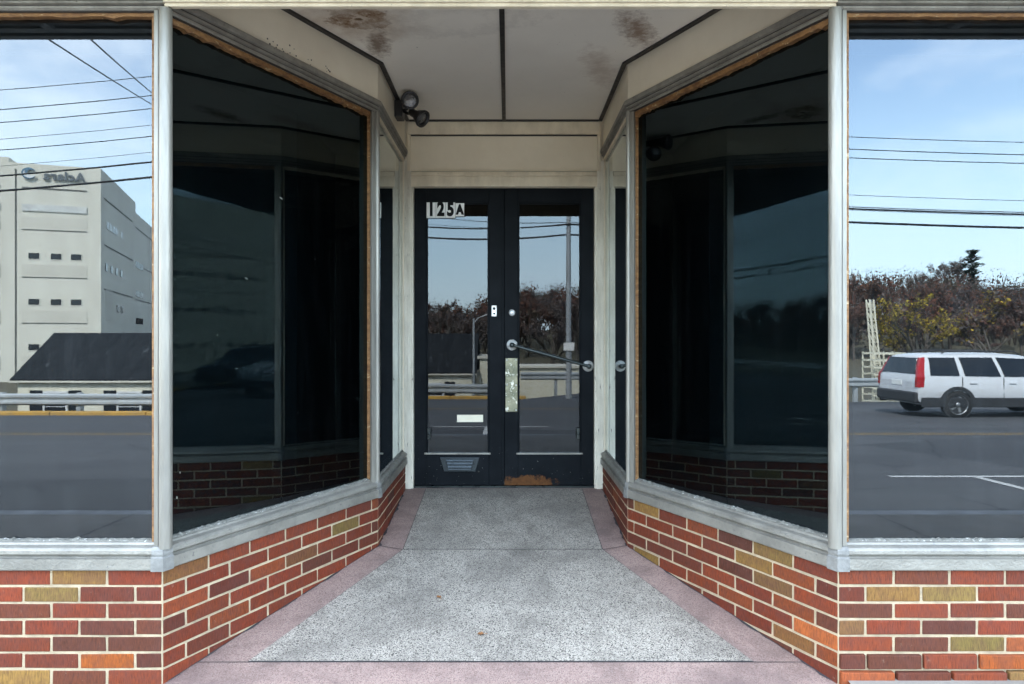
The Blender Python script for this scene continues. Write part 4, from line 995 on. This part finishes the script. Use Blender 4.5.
# individual trees at the wood's edge: four kinds copied
protos = []
for i in range(4):
    protos.append(plant_tree((0, -90, -400), 9.5, 4.4, RUST + GREYB[:1+i % 2], 6500, .14, 50+i, 'rust brown tree at the edge of the wood on the hillside', 'trees along the edge of the wood', name='autumn_tree'))
rnd = random.Random(11); k = 0
for px_ in list(range(850, 1130, 24)) + list(range(395, 640, 26)) + list(range(640, 850, 34)) + list(range(300, 395, 40)):
    D = rnd.uniform(84, 108); x, y = at(px_, D)
    o = protos[k] if k < 4 else copy_tree(protos[k % 4])
    s = rnd.uniform(.6, 1.15); o.location = (x, y, gz(x, y)); o.rotation_euler.z = rnd.uniform(0, 6.28); o.scale = (s, s, s*rnd.uniform(.85, 1.1)); k += 1
# the wood behind them: one mass of crowns on the hill
mb = MB(); rnd = random.Random(21)
for c in range(1000):
    x = rnd.uniform(-60, 170); y = -rnd.uniform(92, 165); z0 = zg(x, y) + 1.6*math.sin(x*.085+1.0) + 1.0*math.sin(x*.21); h = rnd.choice((rnd.uniform(5., 8.), rnd.uniform(7.5, 11.))); rw = rnd.uniform(2.4, 4.4); pal = rnd.choice((RUST, RUST, RUST[:2], GREYB, GREYB+RUST[3:4], [(.12, .10, .075), (.15, .11, .075)]))
    if math.hypot(x-30, y+100) > 230: continue
    for i in range(3): 
        a = rnd.uniform(0, 6.28); mb.tube([(x, y, z0), (x+math.cos(a)*rw*.5, y+math.sin(a)*rw*.5, z0+h*.85)], [.14, .03], 3, 0, (.07, .06, .05), cap=False)
    for i in range(170):
        th = rnd.uniform(0, 6.283); cz = rnd.uniform(-1, 1); q = (1-cz*cz)**.5; f = rnd.random()**.4*(.8+.3*math.sin(th*3+c))
        p = Vector((x+math.cos(th)*q*rw*f, y+math.sin(th)*q*rw*f, z0+h*.62+cz*h*.42*f))
        u1 = Vector((rnd.gauss(0, 1), rnd.gauss(0, 1), rnd.gauss(0, 1))).normalized(); v1 = u1.cross(Vector((rnd.gauss(0, 1), rnd.gauss(0, 1), rnd.gauss(0, 1)))).normalized()
        s1 = rnd.uniform(.24, .6)*max(.3, 1.2-.85*f); w1 = s1*rnd.uniform(.18, .6); j = rnd.uniform(.4, 1.0); cc = tuple(v_*j for v_ in rnd.choice(pal))
        mb.face([p-u1*s1, p+v1*w1, p+u1*s1, p-v1*w1], 0, cc)
tag(mb.build('woodland', M['foliage'], recalc=False), 'rust brown autumn wood covering the hill across the street', 'wood', kind='stuff')

# ------------------------------------------------------------------ light, sky, camera
EL, AZ = R(47), R(-24)                        # sun behind the shop, a little to its left
w = bpy.data.worlds.new('World'); sc.world = w; w.use_nodes = True; nt = w.node_tree; nt.nodes.clear()
out = nt.nodes.new('ShaderNodeOutputWorld'); bg = nt.nodes.new('ShaderNodeBackground'); bg.inputs['Strength'].default_value = .11
sky = nt.nodes.new('ShaderNodeTexSky'); sky.sky_type = 'NISHITA'; sky.sun_disc = False; sky.sun_elevation = EL; sky.sun_rotation = AZ
sky.air_density = 1.25; sky.dust_density = .5; sky.ozone_density = 1.6
tc = nt.nodes.new('ShaderNodeTexCoord'); mp = nt.nodes.new('ShaderNodeMapping'); mp.inputs['Scale'].default_value = (1.2, 1.2, 3.4)
nt.links.new(tc.outputs['Generated'], mp.inputs['Vector'])
cl = ramp(nt, noise(nt, mp.outputs[0], 1.7, 7, .6, .3), [(.40, .05), (.72, .75)])
cm = mixc(nt, cl, sky.outputs[0], (7.4, 7.7, 8.0))
sz = N(nt, 'SeparateXYZ'); nt.links.new(tc.outputs['Generated'], sz.inputs[0])
cm = mixc(nt, ramp(nt, sz.outputs[2], [(.0, .78), (.12, .62), (.34, .0)]), cm, (4.3, 5.7, 6.9))
nt.links.new(cm, bg.inputs['Color']); nt.links.new(bg.outputs[0], out.inputs['Surface'])
sd = bpy.data.lights.new('sun', 'SUN'); sd.energy = 2.2; sd.angle = R(3); sd.color = (1, .95, .88)
so = bpy.data.objects.new('sun', sd); COL.objects.link(so)
dirv = Vector((math.sin(AZ)*math.cos(EL), math.cos(AZ)*math.cos(EL), math.sin(EL)))
so.rotation_euler = dirv.to_track_quat('Z', 'Y').to_euler(); so.location = (0, 0, 30)

cd = bpy.data.cameras.new('camera'); cam = bpy.data.objects.new('camera', cd); COL.objects.link(cam)
cam.location = (.031, 0, ZC); cam.rotation_euler = (R(90), 0, 0); cd.sensor_width = 36; cd.lens = 683/1024*36
cd.shift_x = 3.7/1024; cd.shift_y = -4/1024; cd.clip_start = .05; cd.clip_end = 2000
sc.camera = cam
sc.view_settings.view_transform = 'Standard'; sc.view_settings.look = 'None'; sc.view_settings.gamma = 1; sc.view_settings.exposure = 3.9
sc.render.engine = 'CYCLES'; sc.cycles.use_denoising = True; sc.cycles.denoising_prefilter = 'ACCURATE'; sc.cycles.denoising_input_passes = 'RGB_ALBEDO_NORMAL'; sc.cycles.use_adaptive_sampling = False
sc.cycles.max_bounces = 12; sc.cycles.glossy_bounces = 6; sc.cycles.diffuse_bounces = 5; sc.cycles.transparent_max_bounces = 16
sc.cycles.caustics_reflective = False; sc.cycles.caustics_refractive = False
